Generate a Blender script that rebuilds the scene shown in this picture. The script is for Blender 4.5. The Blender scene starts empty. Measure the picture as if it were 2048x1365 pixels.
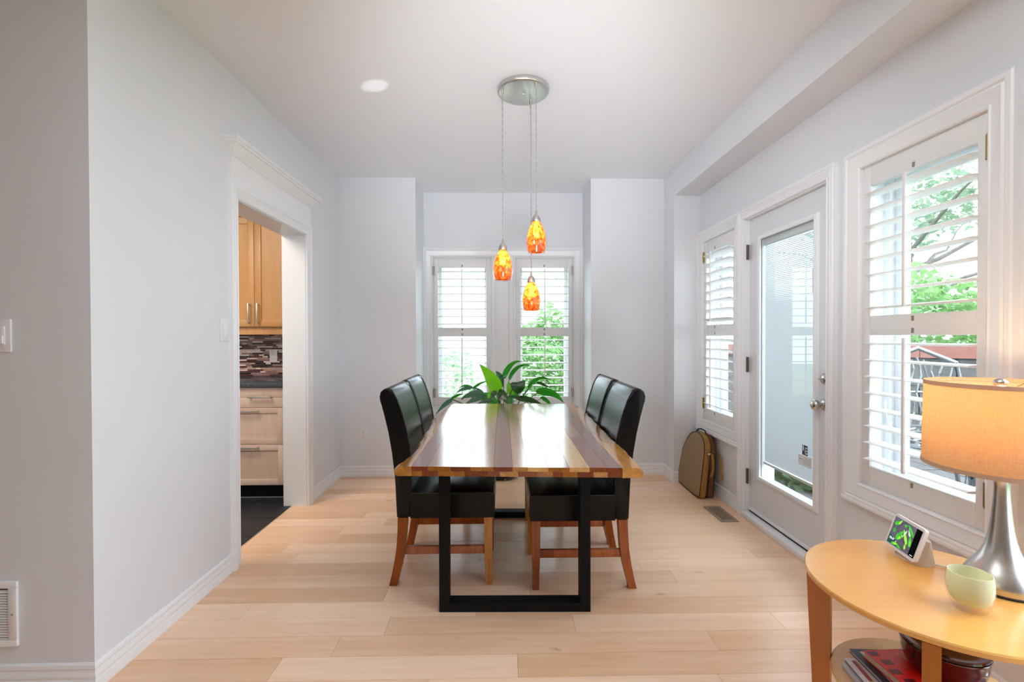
import bpy, bmesh, math, random
from mathutils import Vector, Matrix
from math import sin, cos, pi, radians

random.seed(7)
sc = bpy.context.scene
C = sc.collection

# ------------------------------------------------------------------ camera, world, lights, exposure
cam_d = bpy.data.cameras.new('camera')
cam = bpy.data.objects.new('camera', cam_d)
C.objects.link(cam)
cam_d.sensor_width = 36.0
cam_d.lens = 931.34 / 2048 * 36
cam_d.clip_start = 0.02
AX = ((0.99978979, -0.02032472, -0.00269987), (0.02029765, 0.99974693, -0.00969985), (0.00289633, 0.00964301, 0.99994931))
mw = Matrix.Identity(4)
for i in range(3):
    mw[i][0] = AX[0][i]
    mw[i][1] = AX[2][i]
    mw[i][2] = -AX[1][i]
    mw[i][3] = (0, 0, 1.2619)[i]
cam.matrix_world = mw
sc.camera = cam

world = bpy.data.worlds.new('overcast_sky')
sc.world = world
world.use_nodes = True
wn = world.node_tree.nodes
wl = world.node_tree.links
for n in list(wn):
    wn.remove(n)
w_out = wn.new('ShaderNodeOutputWorld')
w_bg = wn.new('ShaderNodeBackground')
w_tc = wn.new('ShaderNodeTexCoord')
w_noise = wn.new('ShaderNodeTexNoise')
w_noise.inputs['Scale'].default_value = 2.2
w_noise.inputs['Detail'].default_value = 4
w_ramp = wn.new('ShaderNodeValToRGB')
w_ramp.color_ramp.elements[0].color = (0.70, 0.84, 1.0, 1)
w_ramp.color_ramp.elements[1].color = (0.86, 0.93, 1.0, 1)
wl.new(w_tc.outputs['Generated'], w_noise.inputs['Vector'])
wl.new(w_noise.outputs['Fac'], w_ramp.inputs['Fac'])
wl.new(w_ramp.outputs['Color'], w_bg.inputs['Color'])
wl.new(w_bg.outputs[0], w_out.inputs[0])
w_bg.inputs['Strength'].default_value = 4.3

def area(name, loc, rot, sx, sy, power, col):
    l = bpy.data.lights.new(name, 'AREA')
    l.shape = 'RECTANGLE'
    l.size, l.size_y = sx, sy
    l.energy = power
    l.color = col
    o = bpy.data.objects.new(name, l)
    C.objects.link(o)
    o.location = loc
    o.rotation_euler = rot
    return o

sun_d = bpy.data.lights.new('sun', 'SUN')
sun_d.energy = 2.2
sun_d.angle = radians(1.5)
sun_d.color = (1.0, 0.96, 0.90)
sun = bpy.data.objects.new('sun', sun_d)
C.objects.link(sun)
sun.rotation_euler = Vector((0.38, 0.50, -0.78)).to_track_quat('-Z', 'Y').to_euler()

# added fill spots with no visible source, aimed at the ceiling and side walls
def fill_spot(name, loc, aim, watts, size):
    d = bpy.data.lights.new(name, 'SPOT')
    d.energy = watts
    d.color = (0.86, 0.93, 1.0)
    d.spot_size = radians(size)
    d.spot_blend = 1.0
    d.shadow_soft_size = 0.30
    o = bpy.data.objects.new(name, d)
    C.objects.link(o)
    o.location = loc
    o.rotation_euler = (Vector(aim) - Vector(loc)).to_track_quat('-Z', 'Y').to_euler()
fill_spot('ceiling_fill_spot', (0.20, -0.60, 1.05), (0.10, 3.25, 2.69), 250, 42)
fill_spot('wall_fill_spot', (-1.0, 0.2, 1.9), (1.695, 3.4, 2.0), 115, 46)
fill_spot('wall_fill_spot', (0.9, 0.2, 1.8), (-1.466, 3.5, 2.0), 38, 42)

# added spot that puts the bright patch on the ceiling
gd = bpy.data.lights.new('ceiling_patch_spot', 'SPOT')
gd.energy = 95
gd.color = (0.95, 0.97, 1.0)
gd.spot_size = radians(2.3)
gd.spot_blend = 0.25
gd.shadow_soft_size = 0.012
go = bpy.data.objects.new('ceiling_patch_spot', gd)
C.objects.link(go)
go.location = (1.20, 1.46, 0.70)
go.rotation_euler = (Vector((-0.725, 2.685, 2.694)) - go.location).to_track_quat('-Z', 'Y').to_euler()

# unseen fill areas added behind the camera, and the kitchen ceiling lamp
area('living_room_fill', (-1.6, -1.6, 2.66), (0, 0, 0), 2.4, 2.0, 1.5, (0.88, 0.94, 1.0))
area('floor_fill', (0.15, 0.75, 2.67), (0, 0, 0), 1.8, 0.9, 14, (0.86, 0.93, 1.0))
area('kitchen_ceiling_lamp', (-2.6, 2.3, 2.62), (0, 0, 0), 1.2, 0.8, 26, (1.0, 0.88, 0.74))

sc.view_settings.view_transform = 'Standard'
sc.view_settings.look = 'None'
sc.view_settings.gamma = 1.0
sc.view_settings.use_curve_mapping = False
sc.view_settings.exposure = 0.87
cy = sc.cycles
cy.use_denoising = True
cy.max_bounces = 10
cy.diffuse_bounces = 6
cy.glossy_bounces = 4
cy.transmission_bounces = 6
cy.transparent_max_bounces = 12
cy.sample_clamp_indirect = 6
cy.caustics_reflective = False
cy.caustics_refractive = False

# ------------------------------------------------------------------ materials
MATS = {}

def nodes_of(m):
    m.use_nodes = True
    return m.node_tree.nodes, m.node_tree.links

def pmat(name, col, rough=0.5, metal=0.0, spec=0.5, noise=0.0, nscale=40.0, bump=0.0, bscale=200.0, emit=None, estr=0.0, coat=0.0, stretch=None, vary=0.0):
    """Principled material with optional colour noise, bump and per-object variation."""
    m = bpy.data.materials.new(name)
    n, l = nodes_of(m)
    b = n['Principled BSDF']
    b.inputs['Base Color'].default_value = (*col, 1)
    b.inputs['Roughness'].default_value = rough
    b.inputs['Metallic'].default_value = metal
    b.inputs['Specular IOR Level'].default_value = spec
    b.inputs['Coat Weight'].default_value = coat
    b.inputs['Coat Roughness'].default_value = 0.12
    if emit:
        b.inputs['Emission Color'].default_value = (*emit, 1)
        b.inputs['Emission Strength'].default_value = estr
    if noise or bump or vary:
        g = n.new('ShaderNodeNewGeometry')
        mp = n.new('ShaderNodeMapping')
        if stretch:
            mp.inputs['Scale'].default_value = stretch
        oi = n.new('ShaderNodeObjectInfo')
        ml = n.new('ShaderNodeVectorMath')
        ml.operation = 'MULTIPLY_ADD'
        ml.inputs[0].default_value = (0, 0, 0)
        cx = n.new('ShaderNodeCombineXYZ')
        mm = n.new('ShaderNodeMath')
        mm.operation = 'MULTIPLY'
        mm.inputs[1].default_value = 37.0 if vary else 0.0
        l.new(oi.outputs['Random'], mm.inputs[0])
        for k in range(3):
            l.new(mm.outputs[0], cx.inputs[k])
        add = n.new('ShaderNodeVectorMath')
        add.operation = 'ADD'
        l.new(g.outputs['Position'], add.inputs[0])
        l.new(cx.outputs[0], add.inputs[1])
        l.new(add.outputs[0], mp.inputs['Vector'])
    if noise or vary:
        t = n.new('ShaderNodeTexNoise')
        t.inputs['Scale'].default_value = nscale
        t.inputs['Detail'].default_value = 5
        t.inputs['Roughness'].default_value = 0.6
        l.new(mp.outputs[0], t.inputs['Vector'])
        hsv = n.new('ShaderNodeHueSaturation')
        hsv.inputs['Color'].default_value = (*col, 1)
        mr = n.new('ShaderNodeMapRange')
        mr.inputs['From Min'].default_value = 0.25
        mr.inputs['From Max'].default_value = 0.75
        mr.inputs['To Min'].default_value = 1 - noise
        mr.inputs['To Max'].default_value = 1 + noise
        l.new(t.outputs['Fac'], mr.inputs['Value'])
        if vary:
            mv = n.new('ShaderNodeMapRange')
            mv.inputs['To Min'].default_value = 1 - vary
            mv.inputs['To Max'].default_value = 1 + vary
            l.new(oi.outputs['Random'], mv.inputs['Value'])
            mu = n.new('ShaderNodeMath')
            mu.operation = 'MULTIPLY'
            l.new(mr.outputs[0], mu.inputs[0])
            l.new(mv.outputs[0], mu.inputs[1])
            l.new(mu.outputs[0], hsv.inputs['Value'])
            ms = n.new('ShaderNodeMapRange')
            ms.inputs['To Min'].default_value = 1 + vary * 1.2
            ms.inputs['To Max'].default_value = 1 - vary * 1.2
            l.new(oi.outputs['Random'], ms.inputs['Value'])
            l.new(ms.outputs[0], hsv.inputs['Saturation'])
        else:
            l.new(mr.outputs[0], hsv.inputs['Value'])
        l.new(hsv.outputs[0], b.inputs['Base Color'])
    if bump:
        t2 = n.new('ShaderNodeTexNoise')
        t2.inputs['Scale'].default_value = bscale
        t2.inputs['Detail'].default_value = 3
        l.new(mp.outputs[0], t2.inputs['Vector'])
        bp = n.new('ShaderNodeBump')
        bp.inputs['Strength'].default_value = bump
        bp.inputs['Distance'].default_value = 0.002
        l.new(t2.outputs['Fac'], bp.inputs['Height'])
        l.new(bp.outputs[0], b.inputs['Normal'])
    MATS[name] = m
    return m

def glass_mat(name, tint=(1, 1, 1), rough=0.0, ior=1.5):
    """Thin architectural glass: see-through with a Fresnel reflection."""
    m = bpy.data.materials.new(name)
    n, l = nodes_of(m)
    n.remove(n['Principled BSDF'])
    tr = n.new('ShaderNodeBsdfTransparent')
    tr.inputs[0].default_value = (*tint, 1)
    gl = n.new('ShaderNodeBsdfGlossy')
    gl.inputs['Roughness'].default_value = rough
    fr = n.new('ShaderNodeFresnel')
    fr.inputs['IOR'].default_value = ior
    mx = n.new('ShaderNodeMixShader')
    # reflect on the outer faces only (no false total reflection inside a thin sheet)
    gm = n.new('ShaderNodeNewGeometry')
    mu = n.new('ShaderNodeMath')
    mu.operation = 'MULTIPLY_ADD'
    l.new(gm.outputs['Backfacing'], mu.inputs[0])
    mu.inputs[1].default_value = -1.0
    mu.inputs[2].default_value = 1.0
    m2 = n.new('ShaderNodeMath')
    m2.operation = 'MULTIPLY'
    l.new(mu.outputs[0], m2.inputs[0])
    l.new(fr.outputs[0], m2.inputs[1])
    l.new(m2.outputs[0], mx.inputs[0])
    l.new(tr.outputs[0], mx.inputs[1])
    l.new(gl.outputs[0], mx.inputs[2])
    l.new(mx.outputs[0], n['Material Output'].inputs[0])
    MATS[name] = m
    return m

def translucent_mat(name, col, tcol, mix=0.5, weave=0.0, wscale=900.0, mottled=None, transp=0.0):
    m = bpy.data.materials.new(name)
    n, l = nodes_of(m)
    n.remove(n['Principled BSDF'])
    d = n.new('ShaderNodeBsdfDiffuse')
    d.inputs[0].default_value = (*col, 1)
    t = n.new('ShaderNodeBsdfTranslucent')
    t.inputs[0].default_value = (*tcol, 1)
    mx = n.new('ShaderNodeMixShader')
    mx.inputs[0].default_value = mix
    l.new(d.outputs[0], mx.inputs[1])
    l.new(t.outputs[0], mx.inputs[2])
    last = mx
    if weave:
        g = n.new('ShaderNodeTexCoord')
        mults = []
        for sxy in ((40, 40, 600), (500, 500, 30)):
            mp = n.new('ShaderNodeMapping')
            mp.inputs['Scale'].default_value = sxy
            tx = n.new('ShaderNodeTexNoise')
            tx.inputs['Scale'].default_value = 1.0
            tx.inputs['Detail'].default_value = 2
            l.new(g.outputs['Object'], mp.inputs[0])
            l.new(mp.outputs[0], tx.inputs['Vector'])
            mults.append(tx)
        ad = n.new('ShaderNodeMath')
        ad.operation = 'ADD'
        l.new(mults[0].outputs['Fac'], ad.inputs[0])
        l.new(mults[1].outputs['Fac'], ad.inputs[1])
        mr = n.new('ShaderNodeMapRange')
        mr.inputs['From Min'].default_value = 0.7
        mr.inputs['From Max'].default_value = 1.3
        mr.inputs['To Min'].default_value = 1 - weave
        mr.inputs['To Max'].default_value = 1 + weave
        l.new(ad.outputs[0], mr.inputs['Value'])
        for sh, cc in ((d, col), (t, tcol)):
            hs = n.new('ShaderNodeHueSaturation')
            hs.inputs['Color'].default_value = (*cc, 1)
            l.new(mr.outputs[0], hs.inputs['Value'])
            l.new(hs.outputs[0], sh.inputs[0])
    if mottled:
        g = n.new('ShaderNodeTexCoord')
        tx = n.new('ShaderNodeTexNoise')
        tx.inputs['Scale'].default_value = 52
        tx.inputs['Detail'].default_value = 8
        tx.inputs['Roughness'].default_value = 0.7
        oi = n.new('ShaderNodeObjectInfo')
        va = n.new('ShaderNodeVectorMath')
        va.operation = 'ADD'
        l.new(g.outputs['Object'], va.inputs[0])
        l.new(oi.outputs['Location'], va.inputs[1])
        l.new(va.outputs[0], tx.inputs['Vector'])
        rp = n.new('ShaderNodeValToRGB')
        e = rp.color_ramp.elements
        e[0].position = 0.40
        e[0].color = (*mottled[0], 1)
        e[1].position = 0.64
        e[1].color = (*mottled[2], 1)
        k = e.new(0.50)
        k.color = (*mottled[1], 1)
        l.new(tx.outputs['Fac'], rp.inputs[0])
        l.new(rp.outputs[0], t.inputs[0])
        l.new(rp.outputs[0], d.inputs[0])
    if transp:
        tp = n.new('ShaderNodeBsdfTransparent')
        tp.inputs[0].default_value = (*tcol, 1)
        m2 = n.new('ShaderNodeMixShader')
        m2.inputs[0].default_value = transp
        l.new(last.outputs[0], m2.inputs[1])
        l.new(tp.outputs[0], m2.inputs[2])
        last = m2
    gl = n.new('ShaderNodeBsdfGlossy')
    gl.inputs['Roughness'].default_value = 0.15
    if mottled:
        fr = n.new('ShaderNodeFresnel')
        fr.inputs['IOR'].default_value = 1.4
        m3 = n.new('ShaderNodeMixShader')
        l.new(fr.outputs[0], m3.inputs[0])
        l.new(last.outputs[0], m3.inputs[1])
        l.new(gl.outputs[0], m3.inputs[2])
        last = m3
    l.new(last.outputs[0], n['Material Output'].inputs[0])
    MATS[name] = m
    return m

def wood_mat(name, base, dark, scale=(3, 40, 40), rough=0.35, rand=0.12, coat=0.0, bandw=0.5, ring=6.0, knots=0.0):
    """Stretched-noise wood grain in world space, shifted per object."""
    m = bpy.data.materials.new(name)
    n, l = nodes_of(m)
    b = n['Principled BSDF']
    b.inputs['Roughness'].default_value = rough
    b.inputs['Coat Weight'].default_value = coat
    b.inputs['Coat Roughness'].default_value = 0.14
    g = n.new('ShaderNodeNewGeometry')
    oi = n.new('ShaderNodeObjectInfo')
    mm = n.new('ShaderNodeMath')
    mm.operation = 'MULTIPLY'
    mm.inputs[1].default_value = 23.0
    l.new(oi.outputs['Random'], mm.inputs[0])
    cx = n.new('ShaderNodeCombineXYZ')
    for k in range(3):
        l.new(mm.outputs[0], cx.inputs[k])
    ad = n.new('ShaderNodeVectorMath')
    ad.operation = 'ADD'
    l.new(g.outputs['Position'], ad.inputs[0])
    l.new(cx.outputs[0], ad.inputs[1])
    mp = n.new('ShaderNodeMapping')
    mp.inputs['Scale'].default_value = scale
    l.new(ad.outputs[0], mp.inputs[0])
    t1 = n.new('ShaderNodeTexNoise')
    t1.inputs['Scale'].default_value = 1.0
    t1.inputs['Detail'].default_value = 6
    t1.inputs['Roughness'].default_value = 0.62
    t1.inputs['Distortion'].default_value = 0.6
    l.new(mp.outputs[0], t1.inputs['Vector'])
    mp2 = n.new('ShaderNodeMapping')
    mp2.inputs['Scale'].default_value = tuple(s / ring for s in scale)
    l.new(ad.outputs[0], mp2.inputs[0])
    t2 = n.new('ShaderNodeTexNoise')
    t2.inputs['Scale'].default_value = 1.0
    t2.inputs['Detail'].default_value = 3
    t2.inputs['Distortion'].default_value = 1.2
    l.new(mp2.outputs[0], t2.inputs['Vector'])
    av = n.new('ShaderNodeMath')
    av.operation = 'MULTIPLY_ADD'
    av.inputs[1].default_value = bandw
    l.new(t2.outputs['Fac'], av.inputs[0])
    s1 = n.new('ShaderNodeMath')
    s1.operation = 'MULTIPLY'
    s1.inputs[1].default_value = 1 - bandw
    l.new(t1.outputs['Fac'], s1.inputs[0])
    l.new(s1.outputs[0], av.inputs[2])
    rp = n.new('ShaderNodeValToRGB')
    rp.color_ramp.elements[0].position = 0.33
    rp.color_ramp.elements[0].color = (*dark, 1)
    rp.color_ramp.elements[1].position = 0.60
    rp.color_ramp.elements[1].color = (*base, 1)
    l.new(av.outputs[0], rp.inputs[0])
    hs = n.new('ShaderNodeHueSaturation')
    mv = n.new('ShaderNodeMapRange')
    mv.inputs['To Min'].default_value = 1 - rand
    mv.inputs['To Max'].default_value = 1 + rand * 0.8
    l.new(oi.outputs['Random'], mv.inputs['Value'])
    l.new(mv.outputs[0], hs.inputs['Value'])
    ms = n.new('ShaderNodeMapRange')
    ms.inputs['To Min'].default_value = 1 + rand * 1.3
    ms.inputs['To Max'].default_value = 1 - rand * 1.0
    l.new(oi.outputs['Random'], ms.inputs['Value'])
    l.new(ms.outputs[0], hs.inputs['Saturation'])
    l.new(rp.outputs[0], hs.inputs['Color'])
    if knots:
        # sparse small brown flecks and knots drawn out along the grain
        mk = n.new('ShaderNodeMapping')
        mk.inputs['Scale'].default_value = (2.1, 5.2, 1.0)
        l.new(ad.outputs[0], mk.inputs[0])
        vo = n.new('ShaderNodeTexVoronoi')
        vo.inputs['Scale'].default_value = 1.0
        nz = n.new('ShaderNodeTexNoise')
        nz.inputs['Scale'].default_value = 30
        l.new(ad.outputs[0], nz.inputs['Vector'])
        sb = n.new('ShaderNodeMath')
        sb.operation = 'MULTIPLY_ADD'
        sb.inputs[1].default_value = 0.16
        l.new(nz.outputs['Fac'], sb.inputs[0])
        l.new(vo.outputs['Distance'], sb.inputs[2])
        l.new(mk.outputs[0], vo.inputs['Vector'])
        kr = n.new('ShaderNodeMapRange')
        kr.inputs['From Min'].default_value = 0.085
        kr.inputs['From Max'].default_value = 0.16
        kr.inputs['To Min'].default_value = 0.50
        kr.inputs['To Max'].default_value = 0.0
        l.new(sb.outputs[0], kr.inputs['Value'])
        mc = n.new('ShaderNodeMix')
        mc.data_type = 'RGBA'
        l.new(kr.outputs[0], mc.inputs['Factor'])
        l.new(hs.outputs[0], mc.inputs['A'])
        mc.inputs['B'].default_value = (0.36, 0.15, 0.06, 1)
        l.new(mc.outputs['Result'], b.inputs['Base Color'])
    else:
        l.new(hs.outputs[0], b.inputs['Base Color'])
    MATS[name] = m
    return m

M_WALL = pmat('wall_paint', (0.765, 0.785, 0.82), 0.55, noise=0.015, nscale=3, bump=0.08, bscale=260)
M_CEIL = pmat('ceiling_paint', (0.855, 0.875, 0.91), 0.8, noise=0.01, nscale=2)
M_TRIM = pmat('trim_paint', (0.86, 0.87, 0.89), 0.32)
M_DOOR = pmat('door_paint', (0.73, 0.755, 0.79), 0.35)
M_SHUT = pmat('shutter_paint', (0.83, 0.83, 0.82), 0.38)
M_VINYL = pmat('window_vinyl', (0.78, 0.79, 0.81), 0.4)
M_GLASS = glass_mat('window_glass', (0.97, 0.985, 0.98))
M_PLANK = wood_mat('maple_plank', (0.95, 0.665, 0.455), (0.85, 0.54, 0.345), (3.0, 46, 46), 0.28, 0.105, bandw=0.5, ring=5, knots=1.0)
M_SUB = pmat('subfloor', (0.30, 0.18, 0.10), 0.7, noise=0.1, nscale=8)
M_SLATE = pmat('slate_tile', (0.020, 0.021, 0.027), 0.42, noise=0.8, nscale=9, bump=1.0, bscale=16, stretch=(1, 4, 1))
M_GROUT_D = pmat('dark_grout', (0.22, 0.22, 0.24), 0.8, noise=0.1)
M_MAPLE_DAYLIT = wood_mat('cabinet_maple_daylit', (0.66, 0.50, 0.41), (0.57, 0.405, 0.32), (26, 26, 3), 0.4, 0.06)  # same maple as the wall cabinet, daylight put into the colour
M_MAPLE_LAMPLIT = wood_mat('cabinet_maple_lamplit', (0.58, 0.31, 0.115), (0.50, 0.245, 0.08), (26, 26, 3), 0.4, 0.05)  # same maple again, warm lamplight put into the colour
M_STEEL = pmat('brushed_steel', (0.62, 0.60, 0.57), 0.3, 1.0, noise=0.06, nscale=60, stretch=(1, 1, 30))
M_NICKEL = pmat('satin_nickel', (0.60, 0.57, 0.53), 0.27, 1.0)
M_BRASS = pmat('brass', (0.50, 0.32, 0.10), 0.32, 1.0)
M_BRONZE = pmat('bronze_hinge', (0.17, 0.12, 0.09), 0.4, 0.8)
M_REG = pmat('bronze_register', (0.40, 0.29, 0.21), 0.45, 0.3, noise=0.05)
M_REGD = pmat('register_dark', (0.03, 0.022, 0.018), 0.8)
M_BLACK = pmat('black_iron', (0.004, 0.004, 0.0045), 0.6, 0.0, spec=0.2, noise=0.2, nscale=30)
M_RUBBER_SHADE = pmat('black_rubber_gap_shade', (0.01, 0.01, 0.01), 0.7)
M_LEATHER = pmat('black_leather', (0.0018, 0.0016, 0.0016), 0.27, spec=0.27, bump=0.06, bscale=420)
M_PIPING = pmat('leather_seam', (0.02, 0.018, 0.016), 0.5)
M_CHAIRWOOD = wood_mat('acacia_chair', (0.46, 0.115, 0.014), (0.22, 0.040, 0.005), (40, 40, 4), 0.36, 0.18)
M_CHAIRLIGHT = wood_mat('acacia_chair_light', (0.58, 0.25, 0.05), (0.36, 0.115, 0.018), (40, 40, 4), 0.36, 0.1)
M_STAVE = [
    wood_mat('acacia_cream', (0.62, 0.38, 0.14), (0.40, 0.19, 0.045), (40, 3, 40), 0.20, 0.06, coat=0.7),
    wood_mat('acacia_honey', (0.36, 0.135, 0.025), (0.18, 0.05, 0.008), (40, 3, 40), 0.20, 0.1, coat=0.7),
    wood_mat('acacia_red', (0.22, 0.042, 0.008), (0.09, 0.012, 0.002), (40, 3, 40), 0.20, 0.12, coat=0.7),
    wood_mat('acacia_tan', (0.46, 0.22, 0.06), (0.27, 0.10, 0.02), (40, 3, 40), 0.20, 0.08, coat=0.7)]
M_BARK_EDGE = wood_mat('acacia_live_edge', (0.54, 0.26, 0.065), (0.26, 0.085, 0.015), (40, 5, 40), 0.25, 0.05, coat=0.5)
M_SIDEWOOD = wood_mat('beech_veneer', (0.72, 0.355, 0.07), (0.64, 0.29, 0.05), (6, 22, 22), 0.30, 0.04, coat=0.2)
M_SIDESHELF = wood_mat('beech_shelf', (0.68, 0.46, 0.24), (0.60, 0.37, 0.17), (22, 5, 22), 0.35, 0.04)
M_SIDELEG = wood_mat('beech_leg', (0.44, 0.145, 0.014), (0.36, 0.11, 0.010), (24, 24, 4), 0.35, 0.04)
M_WHITEPL = pmat('white_plastic', (0.82, 0.81, 0.82), 0.35)
M_SLOT = pmat('outlet_slot', (0.05, 0.05, 0.05), 0.6)
M_GRANITE = pmat('dark_granite', (0.055, 0.065, 0.085), 0.18, noise=0.7, nscale=60)
M_POT_BL = pmat('black_planter', (0.012, 0.012, 0.012), 0.35)
M_SOIL = pmat('soil', (0.03, 0.02, 0.012), 0.95, noise=0.4, nscale=60)
M_CERAMIC = pmat('brown_glaze', (0.050, 0.012, 0.006), 0.10, coat=0.6, noise=0.3, nscale=18)
M_PAPER = pmat('book_pages', (0.72, 0.62, 0.47), 0.8, noise=0.12, nscale=300, stretch=(0.1, 0.1, 4))
M_WHITEPAPER = pmat('white_paper', (0.62, 0.62, 0.66), 0.45)
M_RED = pmat('red_cover', (0.72, 0.012, 0.010), 0.35)
M_MAROON = pmat('maroon_print', (0.16, 0.004, 0.018), 0.38)
M_GOLD = pmat('gold_print', (0.85, 0.30, 0.05), 0.4)
M_NAVY = pmat('navy_print', (0.02, 0.03, 0.07), 0.4)
M_GREY = pmat('grey_print', (0.25, 0.25, 0.28), 0.4)
M_LIME = pmat('lime_print', (0.30, 0.45, 0.02), 0.4)
M_BLUEP = pmat('blue_print', (0.03, 0.06, 0.20), 0.4)
M_DKRED = pmat('dark_red_print', (0.28, 0.015, 0.012), 0.4)
M_TAN = pmat('tan_canvas', (0.30, 0.20, 0.105), 0.62, noise=0.08, nscale=12, bump=0.3, bscale=500)
M_OCHRE = pmat('ochre_canvas', (0.33, 0.16, 0.028), 0.65, noise=0.1, nscale=20, bump=0.3, bscale=500)
M_OCHRED = pmat('brown_canvas', (0.15, 0.058, 0.014), 0.7, noise=0.1, nscale=20)
M_DARKCLOTH = pmat('dark_piping', (0.025, 0.016, 0.008), 0.7)
M_GREYFAB = pmat('warm_grey_fabric', (0.60, 0.52, 0.44), 0.85, noise=0.08, nscale=400)
M_SCREENBLACK = pmat('screen_black', (0.004, 0.004, 0.006), 0.12)
M_SHADE = translucent_mat('linen_shade', (0.60, 0.47, 0.36), (0.44, 0.225, 0.085), 0.58, weave=0.10)
M_SHADETRIM = translucent_mat('shade_trim', (0.60, 0.45, 0.34), (0.5, 0.3, 0.18), 0.25)
M_AMBER = translucent_mat('amber_glass', (0.8, 0.35, 0.1), (1, 0.5, 0.15), 0.86, mottled=((0.22, 0.018, 0.002), (0.70, 0.10, 0.010), (0.98, 0.30, 0.06)), transp=0.05)
M_CLEAR = glass_mat('clear_glass', (0.985, 0.97, 0.955), 0.0, 1.38)
M_BLIND = translucent_mat('mini_blind', (0.70, 0.71, 0.73), (0.52, 0.53, 0.54), 0.30)
M_VOTIVE = translucent_mat('mint_glass', (0.80, 0.80, 0.66), (0.80, 0.82, 0.58), 0.45)
M_BULB = pmat('lit_bulb', (1, 0.9, 0.7), 0.5, emit=(1.0, 0.72, 0.36), estr=22)
M_BULB2 = pmat('lit_lamp_bulb', (1, 0.9, 0.7), 0.5, emit=(1.0, 0.74, 0.42), estr=10)
M_CORD = pmat('grey_cord', (0.28, 0.26, 0.25), 0.5, noise=0.5, nscale=300)
def leaf_mat(name, col, tcol, mix, rough_gl=0.25, gl=0.06):
    m = translucent_mat(name, col, tcol, mix)
    n, l = nodes_of(m)
    out = n['Material Output']
    src = out.inputs[0].links[0].from_socket
    g = n.new('ShaderNodeBsdfGlossy')
    g.inputs['Roughness'].default_value = rough_gl
    mx = n.new('ShaderNodeMixShader')
    mx.inputs[0].default_value = gl
    l.new(src, mx.inputs[1])
    l.new(g.outputs[0], mx.inputs[2])
    l.new(mx.outputs[0], out.inputs[0])
    return m
M_LEAF = {'b': leaf_mat('leaf_bright', (0.12, 0.36, 0.012), (0.26, 0.72, 0.012), 0.6),
          'm': leaf_mat('leaf_mid', (0.018, 0.19, 0.014), (0.035, 0.42, 0.016), 0.5),
          'd': leaf_mat('leaf_dark', (0.010, 0.075, 0.016), (0.015, 0.14, 0.02), 0.3, 0.3, 0.08),
          't': leaf_mat('leaf_teal', (0.012, 0.10, 0.045), (0.02, 0.20, 0.07), 0.3, 0.3, 0.08)}
M_STEM = pmat('plant_stem', (0.03, 0.12, 0.03), 0.5)
M_VEIN = pmat('leaf_vein', (0.22, 0.40, 0.10), 0.5)
M_FOL = [leaf_mat('garden_leaf_light', (0.15, 0.27, 0.11), (0.22, 0.40, 0.13), 0.45, 0.5, 0.03),
         leaf_mat('garden_leaf_mid', (0.09, 0.19, 0.08), (0.14, 0.30, 0.09), 0.4, 0.5, 0.03),
         leaf_mat('garden_leaf_grey', (0.20, 0.27, 0.20), (0.24, 0.34, 0.22), 0.4, 0.5, 0.03)]
M_FOL.append(leaf_mat('garden_leaf_pale', (0.34, 0.44, 0.33), (0.34, 0.46, 0.30), 0.4, 0.5, 0.02))
M_BARK = pmat('bark', (0.15, 0.13, 0.125), 0.9, noise=0.3, nscale=20)
M_STONE = pmat('patio_stone', (0.065, 0.062, 0.06), 0.85, noise=0.25, nscale=9)
M_GRASS = pmat('lawn', (0.10, 0.19, 0.04), 0.95, noise=0.4, nscale=14)
M_FENCE = pmat('fence_boards', (0.50, 0.50, 0.50), 0.8, noise=0.1, nscale=6)
M_REDWOOD = pmat('red_stained_wood', (0.17, 0.065, 0.05), 0.7, noise=0.15, nscale=8)
M_IRON = pmat('grey_cast_metal', (0.16, 0.165, 0.17), 0.30, 0.7, noise=0.2, nscale=30)
M_TERRA = pmat('terracotta', (0.36, 0.15, 0.09), 0.85, noise=0.15)
TILECOL = [pmat('mosaic_maroon', (0.085, 0.020, 0.024), 0.12, vary=0.35, noise=0.2, nscale=30),
           pmat('mosaic_black', (0.012, 0.008, 0.010), 0.10, vary=0.2, noise=0.2, nscale=30),
           pmat('mosaic_mauve', (0.30, 0.185, 0.195), 0.15, vary=0.2, noise=0.2, nscale=30),
           pmat('mosaic_beige', (0.46, 0.30, 0.22), 0.2, vary=0.15, noise=0.2, nscale=30),
           pmat('mosaic_white', (0.80, 0.68, 0.64), 0.25, vary=0.1, noise=0.08, nscale=30)]
M_GROUT = pmat('pale_grout', (0.66, 0.51, 0.46), 0.8, noise=0.05)
M_STICKER = pmat('navy_sticker', (0.025, 0.04, 0.09), 0.4)
M_TAUPE = pmat('rod_notch', (0.30, 0.25, 0.19), 0.6)
M_STICKW = pmat('white_sticker', (0.75, 0.78, 0.78), 0.5)

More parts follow.
